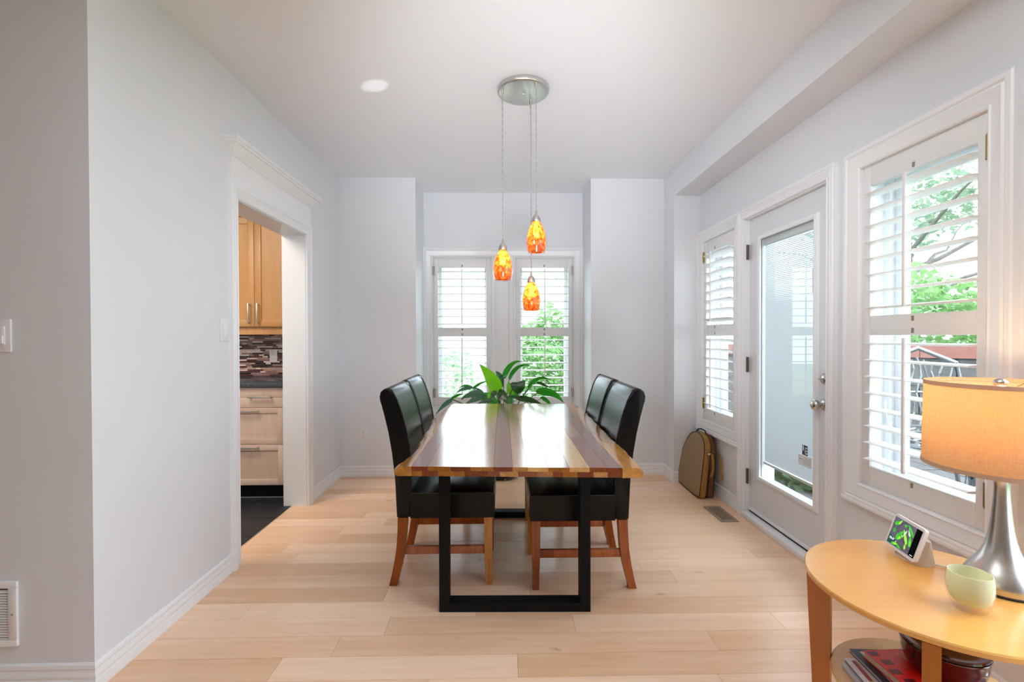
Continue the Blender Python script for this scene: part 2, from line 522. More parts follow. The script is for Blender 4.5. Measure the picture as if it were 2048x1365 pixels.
# ------------------------------------------------------------------ mesh helpers
class MB:
    def __init__(s):
        s.v, s.f = [], []

    def add(s, verts, faces):
        o = len(s.v)
        s.v += [tuple(p) for p in verts]
        s.f += [tuple(i + o for i in f) for f in faces]
        return s

    def box(s, x0, x1, y0, y1, z0, z1, bev=0.0):
        x0, x1 = min(x0, x1), max(x0, x1)
        y0, y1 = min(y0, y1), max(y0, y1)
        z0, z1 = min(z0, z1), max(z0, z1)
        if not bev:
            return s.add([(x, y, z) for x in (x0, x1) for y in (y0, y1) for z in (z0, z1)],
                         [(0, 1, 3, 2), (4, 6, 7, 5), (0, 4, 5, 1), (2, 3, 7, 6), (0, 2, 6, 4), (1, 5, 7, 3)])
        b = min(bev, (x1 - x0) / 2.01, (y1 - y0) / 2.01, (z1 - z0) / 2.01)
        bm = bmesh.new()
        mtx = Matrix.Translation(((x0 + x1) / 2, (y0 + y1) / 2, (z0 + z1) / 2)) @ Matrix.Diagonal((x1 - x0, y1 - y0, z1 - z0, 1))
        bmesh.ops.create_cube(bm, size=1, matrix=mtx)
        bmesh.ops.bevel(bm, geom=bm.edges[:], offset=b, segments=2, profile=0.5, affect='EDGES')
        s.take(bm)
        return s

    def take(s, bm):
        bm.verts.index_update()
        s.add([v.co[:] for v in bm.verts], [[v.index for v in f.verts] for f in bm.faces])
        bm.free()

    def prism(s, pts, a0, a1, axis='z', bev=0.0):
        """polygon (2D) extruded along an axis; pts are the other two coordinates in order."""
        def P(p, a):
            return {'x': (a, p[0], p[1]), 'y': (p[0], a, p[1]), 'z': (p[0], p[1], a)}[axis]
        n = len(pts)
        if not bev:
            return s.add([P(p, a0) for p in pts] + [P(p, a1) for p in pts],
                         [tuple(range(n)), tuple(range(2 * n - 1, n - 1, -1))] + [(i, (i + 1) % n, n + (i + 1) % n, n + i) for i in range(n)])
        bm = bmesh.new()
        va = [bm.verts.new(P(p, a0)) for p in pts]
        vb = [bm.verts.new(P(p, a1)) for p in pts]
        fa = bm.faces.new(va)
        fb = bm.faces.new(vb[::-1])
        for i in range(n):
            bm.faces.new((va[i], va[(i + 1) % n], vb[(i + 1) % n], vb[i]))
        bmesh.ops.bevel(bm, geom=list(fa.edges) + list(fb.edges), offset=bev, segments=3, profile=0.5, affect='EDGES')
        s.take(bm)
        return s

    def lathe(s, prof, c=(0, 0, 0), seg=32, cap0=True, cap1=True, axis='z', stretch=(1, 1)):
        n = len(prof)
        vs = []
        for r, h in prof:
            for k in range(seg):
                a = 2 * pi * k / seg
                x, y = r * cos(a) * stretch[0], r * sin(a) * stretch[1]
                if axis == 'z':
                    vs.append((c[0] + x, c[1] + y, c[2] + h))
                elif axis == 'x':
                    vs.append((c[0] + h, c[1] + x, c[2] + y))
                else:
                    vs.append((c[0] + x, c[1] + h, c[2] + y))
        fs = []
        for i in range(n - 1):
            for k in range(seg):
                k2 = (k + 1) % seg
                fs.append((i * seg + k, i * seg + k2, (i + 1) * seg + k2, (i + 1) * seg + k))
        if cap0:
            fs.append(tuple(range(seg))[::-1])
        if cap1:
            fs.append(tuple(range((n - 1) * seg, n * seg)))
        return s.add(vs, fs)

    def tube(s, pts, r, seg=8, caps=True):
        pts = [Vector(p) for p in pts]
        rs = r if isinstance(r, (list, tuple)) else [r] * len(pts)
        up = Vector((0, 0, 1))
        vs, fs = [], []
        n = len(pts)
        for i, p in enumerate(pts):
            t = (pts[min(i + 1, n - 1)] - pts[max(i - 1, 0)]).normalized()
            a = t.cross(up)
            if a.length < 1e-4:
                a = t.cross(Vector((1, 0, 0)))
            a.normalize()
            b = t.cross(a).normalized()
            for k in range(seg):
                q = 2 * pi * k / seg
                vs.append(p + (a * cos(q) + b * sin(q)) * rs[i])
        for i in range(n - 1):
            for k in range(seg):
                k2 = (k + 1) % seg
                fs.append((i * seg + k, i * seg + k2, (i + 1) * seg + k2, (i + 1) * seg + k))
        if caps:
            fs.append(tuple(range(seg))[::-1])
            fs.append(tuple(range((n - 1) * seg, n * seg)))
        return s.add(vs, fs)

    def sweep(s, path, prof, fn, closed=False, side=1):
        """moulding: profile (w sideways, h out) swept along a mitred 2D path, mapped by fn(a, b, h)."""
        P = [Vector(p) for p in path]
        n = len(P)
        rings = []
        for i in range(n):
            dirs = []
            if closed or i > 0:
                dirs.append((P[i] - P[i - 1]).normalized())
            if closed or i < n - 1:
                dirs.append((P[(i + 1) % n] - P[i]).normalized())
            ns = [Vector((-d.y, d.x)) * side for d in dirs]
            if len(ns) == 2:
                m = (ns[0] + ns[1])
                m = m / max(m.dot(ns[0]), 0.2)
            else:
                m = ns[0]
            rings.append([fn(P[i].x + m.x * w, P[i].y + m.y * w, h) for w, h in prof])
        k = len(prof)
        vs = [v for r in rings for v in r]
        fs = []
        for i in range(n if closed else n - 1):
            j = (i + 1) % n
            for q in range(k):
                q2 = (q + 1) % k
                fs.append((i * k + q, i * k + q2, j * k + q2, j * k + q))
        if not closed:
            fs.append(tuple(range(k)))
            fs.append(tuple(range((n - 1) * k, n * k))[::-1])
        return s.add(vs, fs)

def mesh_of(name, mb, off=(0, 0, 0), smooth=35):
    me = bpy.data.meshes.new(name)
    me.from_pydata([(v[0] - off[0], v[1] - off[1], v[2] - off[2]) for v in mb.v], [], mb.f)
    bm = bmesh.new()
    bm.from_mesh(me)
    bmesh.ops.recalc_face_normals(bm, faces=bm.faces[:])
    bm.to_mesh(me)
    bm.free()
    if smooth:
        me.polygons.foreach_set('use_smooth', [True] * len(me.polygons))
        me.set_sharp_from_angle(angle=radians(smooth))
    me.update()
    return me

def origin(o):
    p = Vector((0, 0, 0))
    while o is not None:
        p = p + o.location
        o = o.parent
    return p

def obj(name, mb, mat, parent=None, smooth=35, local=False, label=None, kind=None):
    """one mesh object; vertices in world coordinates unless local."""
    off = (0, 0, 0) if (local or parent is None) else origin(parent)
    me = mesh_of(name, mb, off, smooth)
    me.materials.append(mat)
    o = bpy.data.objects.new(name, me)
    C.objects.link(o)
    if parent is not None:
        o.parent = parent
    if label:
        o['label'] = label
    if kind:
        o['kind'] = kind
    return o

def tag(o, label, cat, group=None, kind=None):
    o['label'] = label
    o['category'] = cat
    if group:
        o['group'] = group
    if kind:
        o['kind'] = kind
    return o

def thing(name, label, cat, loc=(0, 0, 0), rotz=0.0, group=None, kind=None):
    o = bpy.data.objects.new(name, None)
    C.objects.link(o)
    o.empty_display_size = 0.05
    o.location = loc
    o.rotation_euler = (0, 0, rotz)
    return tag(o, label, cat, group, kind)

def struct(name, mb, mat, label, cat, smooth=35):
    return tag(obj(name, mb, mat, None, smooth), label, cat, None, 'structure')

def inst(src, name, parent, loc=(0, 0, 0), scale=(1, 1, 1), rot=None):
    """another object sharing src's mesh."""
    o = bpy.data.objects.new(name, src.data if hasattr(src, 'data') else src)
    C.objects.link(o)
    o.parent = parent
    o.location = loc
    o.scale = scale
    if rot:
        o.rotation_euler = rot
    return o

def copy_tree(root, loc, rotz=None, label=None):
    r = root.copy()
    C.objects.link(r)
    r.location = loc
    if rotz is not None:
        r.rotation_euler = (0, 0, rotz)
    if label:
        r['label'] = label
    for ch in list(root.children):
        c = ch.copy()
        C.objects.link(c)
        c.parent = r
        for g in list(ch.children):
            d = g.copy()
            C.objects.link(d)
            d.parent = c
    return r

def text_mesh(txt, size, bold=False):
    cu = bpy.data.curves.new('lettering', 'FONT')
    cu.body = txt
    cu.size = size
    cu.extrude = 0.0002
    if bold:
        cu.offset = size * 0.02
    o = bpy.data.objects.new('lettering', cu)
    C.objects.link(o)
    bpy.context.view_layer.update()
    dg = bpy.context.evaluated_depsgraph_get()
    me = bpy.data.meshes.new_from_object(o.evaluated_get(dg))
    bpy.data.objects.remove(o)
    return me

# ------------------------------------------------------------------ dimensions
XL, XR, YB, ZC = -1.466, 1.695, 4.224, 2.694
XLK = -1.632                 # kitchen face of the left wall
XP, YP, ZB = 1.474, 3.973, 2.465
YBAY = 4.657
BX0, BX1 = -0.781, 0.804
YF = 1.689                   # corner of the left wall
YREAR = -4.2
XLIV = -5.0
T = 0.20                     # outer wall thickness
DO0, DO1, DOZ = 2.60, 3.50, 2.022   # doorway to the kitchen
WZ0, WZ1 = 0.565, 2.045
W1 = (1.585, 2.160)          # big window on the right wall (Y)
W3 = (3.343, 3.885)          # small window
DR = (2.392, 3.222)          # patio door opening
DRZ = 2.072
WB = ((-0.688, -0.114), (0.134, 0.704))   # bay windows (X)

def wall_with_holes(mb, fn, a0, a1, z0, z1, holes):
    """slab made of boxes around rectangular openings; fn(a0,a1,z0,z1) adds one box."""
    holes = sorted(holes)
    a = a0
    for h0, h1, hz0, hz1 in holes:
        if h0 > a:
            fn(a, h0, z0, z1)
        if hz0 > z0:
            fn(h0, h1, z0, hz0)
        if hz1 < z1:
            fn(h0, h1, hz1, z1)
        a = h1
    if a < a1:
        fn(a, a1, z0, z1)

# ------------------------------------------------------------------ structure
# floor: maple planks laid across the room, each a part
floor_mb = MB().box(XLIV, XR + T, YREAR, YBAY + T, -0.10, -0.012)
floor = struct('floor', floor_mb, M_SUB, 'pale maple plank floor running across the dining room', 'floor')
plank_mb = MB().box(-0.5, 0.5, -0.5, 0.5, -0.012, 0.0)
plank_me = mesh_of('plank', plank_mb, smooth=0)
plank_me.materials.append(M_PLANK)
class _D:
    pass
rowh = 0.1277
r0 = 1.71 - rowh * 8
k = 0
while True:
    ya = r0 + k * rowh
    if ya > YBAY:
        break
    yb = min(ya + rowh, YBAY)
    yc = (ya + yb) / 2
    if yc < YF:
        xa, xb = -2.9, XR
    elif yc > YB:
        xa, xb = BX0, BX1
    else:
        xa, xb = XL, XR
        if DO0 - 0.02 < yc < DO1 + 0.02:
            xa = -1.575
    x = xa
    first = True
    while x < xb - 1e-6:
        ln = random.uniform(0.65, 1.75) * (random.uniform(0.3, 1.0) if first else 1)
        first = False
        xe = min(x + ln, xb)
        if xb - xe < 0.22:
            xe = xb
        q = bpy.data.objects.new('plank', plank_me)
        C.objects.link(q)
        q.parent = floor
        q.location = ((x + xe) / 2, yc, random.uniform(-0.0004, 0.0))
        q.scale = (xe - x - 0.0012, yb - ya - 0.0012, 1)
        x = xe
    k += 1
obj('doorway_strip', MB().box(-1.582, -1.575, DO0, DO1, -0.01, 0.001), M_STEEL, floor, label='thin metal strip between maple and slate')
# plain boards further back in the living room (behind the camera)
obj('rear_boards', MB().box(XLIV, XR, YREAR, r0 - 0.001, -0.012, 0), M_PLANK, floor)
obj('left_boards', MB().box(XLIV, -2.902, r0, YF, -0.012, 0), M_PLANK, floor)

kf = struct('floor_kitchen', MB().box(-4.2, -1.582, 1.9, YB, -0.012, -0.004), M_GROUT_D, 'black slate tile floor of the kitchen', 'floor')
tile_me = mesh_of('tile', MB().box(-0.5, 0.5, -0.5, 0.5, -0.008, 0.001), smooth=0)
tile_me.materials.append(M_SLATE)
ty = 2.05
row = 0
while ty < YB:
    tx = -1.585 - 0.61 + (0.3 if row % 2 else 0)
    while tx > -4.2 - 0.6:
        xa, xb = max(tx, -4.2), min(tx + 0.606, -1.585)
        if row % 2 and tx + 0.61 <= -1.585 + 0.001 and tx + 0.61 > -1.9:
            pass
        if xb - xa > 0.02:
            q = bpy.data.objects.new('tile', tile_me)
            C.objects.link(q)
            q.parent = kf
            q.location = ((xa + xb) / 2, ty + 0.15, 0)
            q.scale = (xb - xa, 0.300, 1)
        tx -= 0.61
    ty += 0.305
    row += 1

ceil = struct('ceiling', MB().box(XLIV, XR + T, YREAR, YBAY + T, ZC, ZC + 0.1), M_CEIL, 'smooth white ceiling over the dining area', 'ceiling')
struct('trim_1', MB().box(XP, XR, YREAR, YP, ZB, ZC), M_WALL, 'boxed-in ceiling beam running along the right wall', 'beam')

# left wall with doorway
mb = MB()
wall_with_holes(mb, lambda a, b, c, d: mb.box(XLK, XL, a, b, c, d), YF, YB + 0.3, 0, ZC, [(DO0, DO1, 0, DOZ)])
struct('wall_left', mb, M_WALL, 'pale grey left wall with a cased kitchen doorway', 'wall')
struct('wall_front', MB().box(XLIV, XLK, YF, YF + 0.166, 0, ZC), M_WALL, 'shaded grey wall at far left facing the living room', 'wall')

# right wall
mb = MB()
wall_with_holes(mb, lambda a, b, c, d: mb.box(XR, XR + T, a, b, c, d), YREAR, YB, 0, ZC,
                [(W1[0], W1[1], WZ0, WZ1), (DR[0], DR[1], 0, DRZ), (W3[0], W3[1], WZ0, WZ1), (0.20, 1.25, 0.05, 2.30)])  # the opening nearest the camera is unseen, added to let side light in
struct('wall_right', mb, M_WALL, 'pale grey right wall holding the patio door and two windows', 'wall')

# back wall: two blocks, pier, bay
mb = MB()
mb.box(XL, BX0, YB, YBAY + T, 0, ZC)
mb.box(BX1, XR + T, YB, YBAY + T, 0, ZC)
mb.box(XP, XR, YP, YB, 0, ZC)
wall_with_holes(mb, lambda a, b, c, d: mb.box(a, b, YBAY, YBAY + T, c, d), BX0, BX1, 0, ZC,
                [(WB[0][0], WB[0][1], WZ0, WZ1), (WB[1][0], WB[1][1], WZ0, WZ1)])
struct('wall_back', mb, M_WALL, 'grey back wall with a shallow window bay', 'wall')

# living room shell behind the camera, with window openings
mb = MB()
wall_with_holes(mb, lambda a, b, c, d: mb.box(a, b, YREAR - T, YREAR, c, d), XLIV, XR + T, 0, ZC, [])
struct('wall_rear', mb, M_WALL, 'living room wall behind the viewpoint', 'wall')
mb = MB()
wall_with_holes(mb, lambda a, b, c, d: mb.box(XLIV - T, XLIV, a, b, c, d), YREAR, YF + 0.166, 0, ZC, [])
struct('wall_side', mb, M_WALL, 'living room side wall far to the left', 'wall')
# kitchen shell
mb = MB()
mb.box(-4.2, XLK, YB, YB + 0.2, 0, ZC)
mb.box(-4.4, -4.2, 1.9, YB + 0.2, 0, ZC)
mb.box(-4.2, XLK, 1.86, 1.9, 0, ZC)
struct('wall_kitchen', mb, M_WALL, 'kitchen walls beyond the doorway', 'wall')
struct('ceiling_kitchen', MB().box(-4.2, XLK, 1.86, YB, ZC, ZC + 0.1), M_CEIL, 'kitchen ceiling beyond the doorway', 'ceiling')

# ------------------------------------------------------------------ mouldings
BASE = [(0, 0), (0.015, 0), (0.015, 0.034), (0.0135, 0.037), (0.011, 0.044), (0.0135, 0.049), (0.0135, 0.056), (0.010, 0.062), (0.008, 0.074), (0.011, 0.080), (0.009, 0.092), (0.004, 0.097), (0, 0.097)]
plan = lambda a, b, h: (a, b, h)
def baseboard(name, path, label, side):
    mb = MB().sweep(path, BASE, plan, side=side)
    return struct(name, mb, M_TRIM, label, 'baseboard')
CASL0, CASL1 = DO0 - 0.073, DO1 + 0.062
baseboard('baseboard_left', [(XLIV, YF), (XL, YF), (XL, CASL0)], 'white moulded baseboard along the near left wall corner', -1)
baseboard('baseboard_back', [(XL, CASL1), (XL, YB), (BX0, YB), (BX0, YBAY), (BX1, YBAY), (BX1, YB), (XP, YB), (XP, YP), (XR, YP), (XR, DR[1] + 0.062)],
          'white moulded baseboard around the back wall, bay and pier', -1)
baseboard('baseboard_right', [(XR, 2.265), (XR, YREAR)], 'white moulded baseboard below the large window', -1)

# colonial casing profile: w outward from the opening, h out of the wall
CAS = [(0, 0), (0, 0.013), (0.006, 0.017), (0.010, 0.014), (0.020, 0.015), (0.036, 0.022), (0.044, 0.026), (0.050, 0.022), (0.056, 0.027), (0.068, 0.027), (0.073, 0.023), (0.073, 0)]
CASW = [(w * 1.28, h * 1.15) for w, h in CAS]
lw = lambda a, b, h: (XL + h, a, b)
rw = lambda a, b, h: (XR - h, a, b)
bw = lambda a, b, h: (a, YBAY - h, b)
def ring(a0, a1, z0, z1):
    return [(a0, z0), (a0, z1), (a1, z1), (a1, z0)]

# kitchen doorway: casing, frieze, crown
mb = MB().sweep([(DO0, 0), (DO0, DOZ), (DO1, DOZ), (DO1, 0)], CAS, lw, side=1)
dc = struct('trim_2', mb, M_TRIM, 'white moulded casing with a crown head around the kitchen doorway', 'door casing')
f0, f1 = CASL0 + 0.006, CASL1 - 0.004
mb = MB().box(XL, XL + 0.018, f0, f1, DOZ + 0.062, 2.262)
obj('frieze_board', mb, M_TRIM, dc)
mb = MB().sweep([(XL, f0), (XL + 0.018, f0), (XL + 0.018, f1), (XL, f1)], [(0, 2.080), (0.006, 2.080), (0.010, 2.086), (0.010, 2.094), (0.006, 2.100), (0, 2.100)], plan, side=-1)
obj('bead', mb, M_TRIM, dc)
CROWN = [(0, 2.238), (0.005, 2.240), (0.008, 2.247), (0.016, 2.254), (0.024, 2.262), (0.032, 2.274), (0.042, 2.284), (0.046, 2.290), (0.054, 2.293), (0.058, 2.302), (0.066, 2.306), (0.066, 2.322), (0, 2.322)]
mb = MB().sweep([(XL, f0), (XL + 0.018, f0), (XL + 0.018, f1), (XL, f1)], CROWN, plan, side=-1)
obj('crown', mb, M_TRIM, dc)
# jamb lining
mb = MB()
mb.box(XLK - 0.004, XL + 0.002, DO1 - 0.005, DO1 + 0.003, 0, DOZ - 0.005)
mb.box(XLK - 0.004, XL + 0.002, DO0 - 0.003, DO0 + 0.005, 0, DOZ - 0.005)
mb.box(XLK - 0.004, XL + 0.002, DO0 - 0.003, DO1 + 0.003, DOZ - 0.005, DOZ + 0.003)
obj('jamb', mb, M_DOOR, dc)

def window_trim(name, ring_pts, fn, label, prof=CASW, side=1):
    mb = MB().sweep(ring_pts, prof, fn, closed=True, side=side)
    return struct(name, mb, M_TRIM, label, 'window casing')
window_trim('trim_3', ring(W1[0], W1[1], WZ0, WZ1), rw, 'white picture-frame casing around the large right window')
window_trim('trim_4', ring(W3[0], W3[1], WZ0, WZ1), rw, 'white picture-frame casing around the small window left of the door')
# bay casing: one outer frame with a mullion casing between
mb = MB().sweep(ring(WB[0][0] - 0.01, WB[1][1] + 0.01, WZ0, WZ1 + 0.01), CASW, bw, closed=True, side=1)
bt = struct('trim_5', mb, M_TRIM, 'white moulded casing framing both bay windows', 'window casing')
mc0, mc1 = WB[0][1], WB[1][0]
mb = MB().prism([(mc0 + 0.004, YBAY), (mc0 + 0.004, YBAY - 0.014), (mc0 + 0.018, YBAY - 0.020), (mc0 + 0.03, YBAY - 0.017), (mc0 + 0.05, YBAY - 0.027), (mc0 + 0.066, YBAY - 0.027), (mc0 + 0.075, YBAY - 0.015),
                 (mc1 - 0.075, YBAY - 0.015), (mc1 - 0.066, YBAY - 0.027), (mc1 - 0.05, YBAY - 0.027), (mc1 - 0.03, YBAY - 0.017), (mc1 - 0.018, YBAY - 0.020), (mc1 - 0.004, YBAY - 0.014), (mc1 - 0.004, YBAY)], WZ0 - 0.02, WZ1 + 0.02, 'z')
obj('mullion_casing', mb, M_TRIM, bt)
mb = MB().box(BX0 + 0.002, BX1 - 0.002, YBAY - 0.045, YBAY, 0.425, 0.47, 0.006)
obj('sill_moulding', mb, M_TRIM, bt)
# window stools under the right wall windows
for nm, (a, b) in (('trim_3', W1), ('trim_4', W3)):
    o = bpy.data.objects[nm]
    obj('apron', MB().box(XR - 0.034, XR, a - 0.094, b + 0.094, WZ0 - 0.100, WZ0 - 0.082, 0.004), M_TRIM, o)

# door casing on the right wall
mb = MB().sweep([(DR[0], 0), (DR[0], DRZ), (DR[1], DRZ), (DR[1], 0)], [(w * 0.92, h) for w, h in CAS], rw, side=1)
dtrim = struct('trim_6', mb, M_TRIM, 'white moulded casing around the patio door', 'door casing')
mb = MB()
for a, b in ((DR[0] - 0.003, DR[0] + 0.006), (DR[1] - 0.006, DR[1] + 0.003)):
    mb.box(XR + 0.002, XR + T, a, b, 0, DRZ)
mb.box(XR + 0.002, XR + T, DR[0], DR[1], DRZ - 0.006, DRZ + 0.003)
mb.box(XR + 0.085, XR + T, DR[0], DR[0] + 0.016, 0, DRZ)
mb.box(XR + 0.085, XR + T, DR[1] - 0.016, DR[1], 0, DRZ)
obj('jamb', mb, M_TRIM, dtrim)
obj('threshold', MB().box(XR - 0.028, XR + T, DR[0] + 0.004, DR[1] - 0.004, 0, 0.036, 0.004), M_TRIM, dtrim)

# ------------------------------------------------------------------ windows behind the shutters
def window_unit(name, a0, a1, fn, label, crank=False):
    """vinyl casement: outer frame, sash, glass pane; fn(a, z, d) with d = depth into the wall."""
    def fr(mb, p, q, r, s, d0, d1, w):
        def bx(a, b, z, zz):
            x, y = fn(a, z, d0), fn(b, zz, d1)
            mb.box(x[0], y[0], x[1], y[1], x[2], y[2], 0.003)
        bx(p, p + w, r, s)
        bx(q - w, q, r, s)
        bx(p + w, q - w, r, r + w)
        bx(p + w, q - w, s - w, s)
        return mb
    w = tag(obj(name, fr(MB(), a0, a1, WZ0, WZ1, 0.10, 0.19, 0.034), M_VINYL), label, 'window', None, 'structure')
    obj('sash', fr(MB(), a0 + 0.034, a1 - 0.034, WZ0 + 0.034, WZ1 - 0.034, 0.125, 0.17, 0.036), M_VINYL, w)
    x, y = fn(a0 + 0.06, WZ0 + 0.06, 0.146), fn(a1 - 0.06, WZ1 - 0.06, 0.150)
    obj('pane', MB().box(x[0], y[0], x[1], y[1], x[2], y[2]), M_GLASS, w, smooth=0)
    mb = MB()
    for p, q, z, zz in ((a0 - 0.003, a0 + 0.003, WZ0, WZ1), (a1 - 0.003, a1 + 0.003, WZ0, WZ1), (a0, a1, WZ0 - 0.003, WZ0 + 0.003), (a0, a1, WZ1 - 0.003, WZ1 + 0.003)):
        u, v = fn(p, z, 0.002), fn(q, zz, 0.10)
        mb.box(u[0], v[0], u[1], v[1], u[2], v[2])
    obj('reveal', mb, M_TRIM, w, smooth=0)
    if crank:
        m = MB()
        c0 = fn(a1 - 0.052, 0.86, 0.098)
        m.tube([c0, (c0[0] - 0.022, c0[1], c0[2]), (c0[0] - 0.028, c0[1] + 0.004, c0[2] + 0.05), (c0[0] - 0.02, c0[1] + 0.012, c0[2] + 0.10)], 0.006, 8)
        obj('sash_lever', m, M_VINYL, w)
    return w
rfn = lambda a, z, d: (XR + d, a, z)
bfn = lambda a, z, d: (a, YBAY + d, z)
window_unit('window_1', W1[0], W1[1], rfn, 'white casement window behind the large right-hand shutter', True)
window_unit('window_2', W3[0], W3[1], rfn, 'white casement window behind the small shutter beside the door')
window_unit('window_3', WB[0][0], WB[0][1], bfn, 'left casement window in the bay')
window_unit('window_4', WB[1][0], WB[1][1], bfn, 'right casement window in the bay')

# ------------------------------------------------------------------ plantation shutters
def blade_mesh(width, depth=0.089, th=0.0115):
    mb = MB()
    n = 12
    prof = []
    for i in range(n):
        a = 2 * pi * i / n
        prof.append((depth / 2 * cos(a), th / 2 * sin(a) * (1 if abs(cos(a)) < 0.9 else 0.8)))
    mb.prism(prof, -width / 2, width / 2, 'x')
    me = mesh_of('louver', mb, smooth=40)
    me.materials.append(M_SHUT)
    return me

def shutter(label, wid, loc, rotz, tilt, rod_at, hinge_side, hinge_mat, gap=0.0):
    """local frame: x along the width, -y towards the room, z up; origin at the panel's bottom centre."""
    t = thing('plantation_shutter', label, 'shutter', loc, rotz)
    H = WZ1 - WZ0 - 2 * gap
    z = lambda q: q - WZ0 - gap
    hw = wid / 2
    st, d = 0.042, 0.014
    for s in (-1, 1):
        x0, x1 = (s * hw, s * (hw - st))
        obj('stile', MB().box(x0, x1, -d, d, 0, H, 0.003), M_SHUT, t, local=True)
    for a, b in ((0, z(0.658)), (z(1.263), z(1.352)), (z(1.948), H)):
        obj('rail', MB().box(-hw + st, hw - st, -d + 0.001, d - 0.001, a, b, 0.002), M_SHUT, t, local=True)
    bm_ = blade_mesh(wid - 2 * st - 0.004)
    for lo, hi in ((0.658, 1.263), (1.352, 1.948)):
        n = 8
        p = (hi - lo) / n
        for i in range(n):
            q = inst(bm_, 'louver', t, (0, 0, z(lo + p * (i + 0.5))), rot=(tilt, 0, 0))
        yr = -0.050
        obj('tilt_rod', MB().box(rod_at - 0.006, rod_at + 0.006, yr - 0.006, yr + 0.005, z(lo + 0.03), z(hi - 0.012), 0.002), M_SHUT, t, local=True)
        for zz in (z(hi) + 0.008, z(lo) - 0.030):
            obj('rod_notch', MB().box(rod_at - 0.007, rod_at + 0.007, -d - 0.0006, -d + 0.004, zz, zz + 0.022, 0.003), M_TAUPE, t, local=True)
    for zz in (z(1.875), z(0.655)):
        m = MB()
        x = hinge_side * (hw + 0.002)
        m.lathe([(0.007, 0), (0.007, 0.088)], (x, -d - 0.005, zz), 10)
        m.box(x - 0.015 * hinge_side, x, -d - 0.002, -d + 0.002, zz, zz + 0.088)
        for q in (0.028, 0.058):
            m.lathe([(0.0082, q), (0.0082, q + 0.003)], (x, -d - 0.005, zz), 10)
        obj('hinge', m, hinge_mat, t, local=True)
    return t

PX = XR + 0.012
w1 = W1[1] - W1[0] - 0.008
shutter('tall white plantation shutter over the large right window behind the lamp', w1, (PX, (W1[0] + W1[1]) / 2, WZ0 + 0.004), -pi / 2, radians(1), -0.018, 1, M_BRASS, 0.004)
w3 = W3[1] - W3[0] - 0.008
shutter('narrow white plantation shutter with tilted louvers left of the patio door', w3, (PX, (W3[0] + W3[1]) / 2, WZ0 + 0.004), -pi / 2, radians(-17), -0.07, -1, M_BRASS, 0.004)
for i, (a, b) in enumerate(WB):
    shutter(('white plantation shutter on the left half of the bay window', 'white plantation shutter on the right half of the bay window')[i],
            b - a - 0.010, ((a + b) / 2, YBAY + 0.012, WZ0 + 0.005), 0, radians(0), 0.0, (-1, 1)[i], M_NICKEL, 0.005)

# ------------------------------------------------------------------ patio door
D0, D1, DZ0, DZ1 = DR[0] + 0.008, DR[1] - 0.008, 0.046, DRZ - 0.008
XD = XR + 0.030
LY0, LY1, LZ0, LZ1 = 2.535, 3.072, 0.318, 1.905     # glazed opening
mb = MB()
wall_with_holes(mb, lambda a, b, c, d: mb.box(XD, XD + 0.045, a, b, c, d), D0, D1, DZ0, DZ1, [(LY0, LY1, LZ0, LZ1)])
door = struct('door_1', mb, M_DOOR, 'white patio door with a full glass lite and inner blind', 'door', smooth=0)
LPROF = [(0, -0.004), (0.0, 0.012), (0.005, 0.016), (0.014, 0.018), (0.020, 0.014), (0.026, 0.013), (0.030, 0.006), (0.034, 0.0), (0.034, -0.004)]
obj('lite_frame', MB().sweep(ring(LY0, LY1, LZ0, LZ1), LPROF, lambda a, b, h: (XD - h, a, b), closed=True, side=1), M_TRIM, door)
obj('pane', MB().box(XD + 0.008, XD + 0.011, LY0, LY1, LZ0, LZ1), M_GLASS, door, smooth=0)
obj('outer_pane', MB().box(XD + 0.036, XD + 0.039, LY0, LY1, LZ0, LZ1), M_GLASS, door, smooth=0)
obj('blind_headrail', MB().box(XD + 0.013, XD + 0.032, LY0 + 0.002, LY1 - 0.002, LZ1 - 0.040, LZ1 - 0.001, 0.002), M_DOOR, door)
mb = MB()
zz = 0.428
while zz < LZ1 - 0.045:
    mb.add([(XD + 0.018, LY0 + 0.006, zz), (XD + 0.018, LY1 - 0.006, zz), (XD + 0.0235, LY1 - 0.006, zz + 0.0068), (XD + 0.0235, LY0 + 0.006, zz + 0.0068),
            (XD + 0.027, LY1 - 0.006, zz + 0.0125), (XD + 0.027, LY0 + 0.006, zz + 0.0125)], [(0, 1, 2, 3), (3, 2, 4, 5)])
    zz += 0.0115
obj('blind_slats', mb, M_BLIND, door, smooth=0, kind='stuff')
obj('blind_bottom_rail', MB().box(XD + 0.014, XD + 0.031, LY0 + 0.006, LY1 - 0.006, 0.408, 0.424, 0.002), M_DOOR, door)
obj('blind_slider', MB().box(XD - 0.006, XD + 0.004, LY0 + 0.002, LY0 + 0.020, 1.50, 1.64, 0.003), M_DOOR, door)
mb = MB()
for i in range(14):
    mb.lathe([(0.0016, 0), (0.0028, 0.003), (0.0028, 0.006), (0.0016, 0.009)], (XD + 0.014, LY0 + 0.10, LZ1 - 0.07 - i * 0.019), 6)
obj('bead_chain', mb, M_WHITEPL, door, kind='stuff')
obj('sweep_and_gap_shade', MB().box(XD - 0.002, XD + 0.04, D0, D1, 0.0365, DZ0), M_RUBBER_SHADE, door)  # rubber sweep, black also for the shadow in the gap below
m = MB().box(XD + 0.012, XD + 0.03, DR[0] + 0.005, D0 + 0.001, DZ0, DRZ - 0.005)
m.box(XD + 0.012, XD + 0.03, D0, D1, DZ1 - 0.001, DRZ - 0.005)
obj('gap_shade', m, M_RUBBER_SHADE, door)  # black strips put in the door gap to draw its line of shade
obj('drip_edge', MB().box(XD - 0.010, XD, D0 + 0.002, D1 - 0.002, 0.050, 0.072, 0.004), M_TRIM, door)
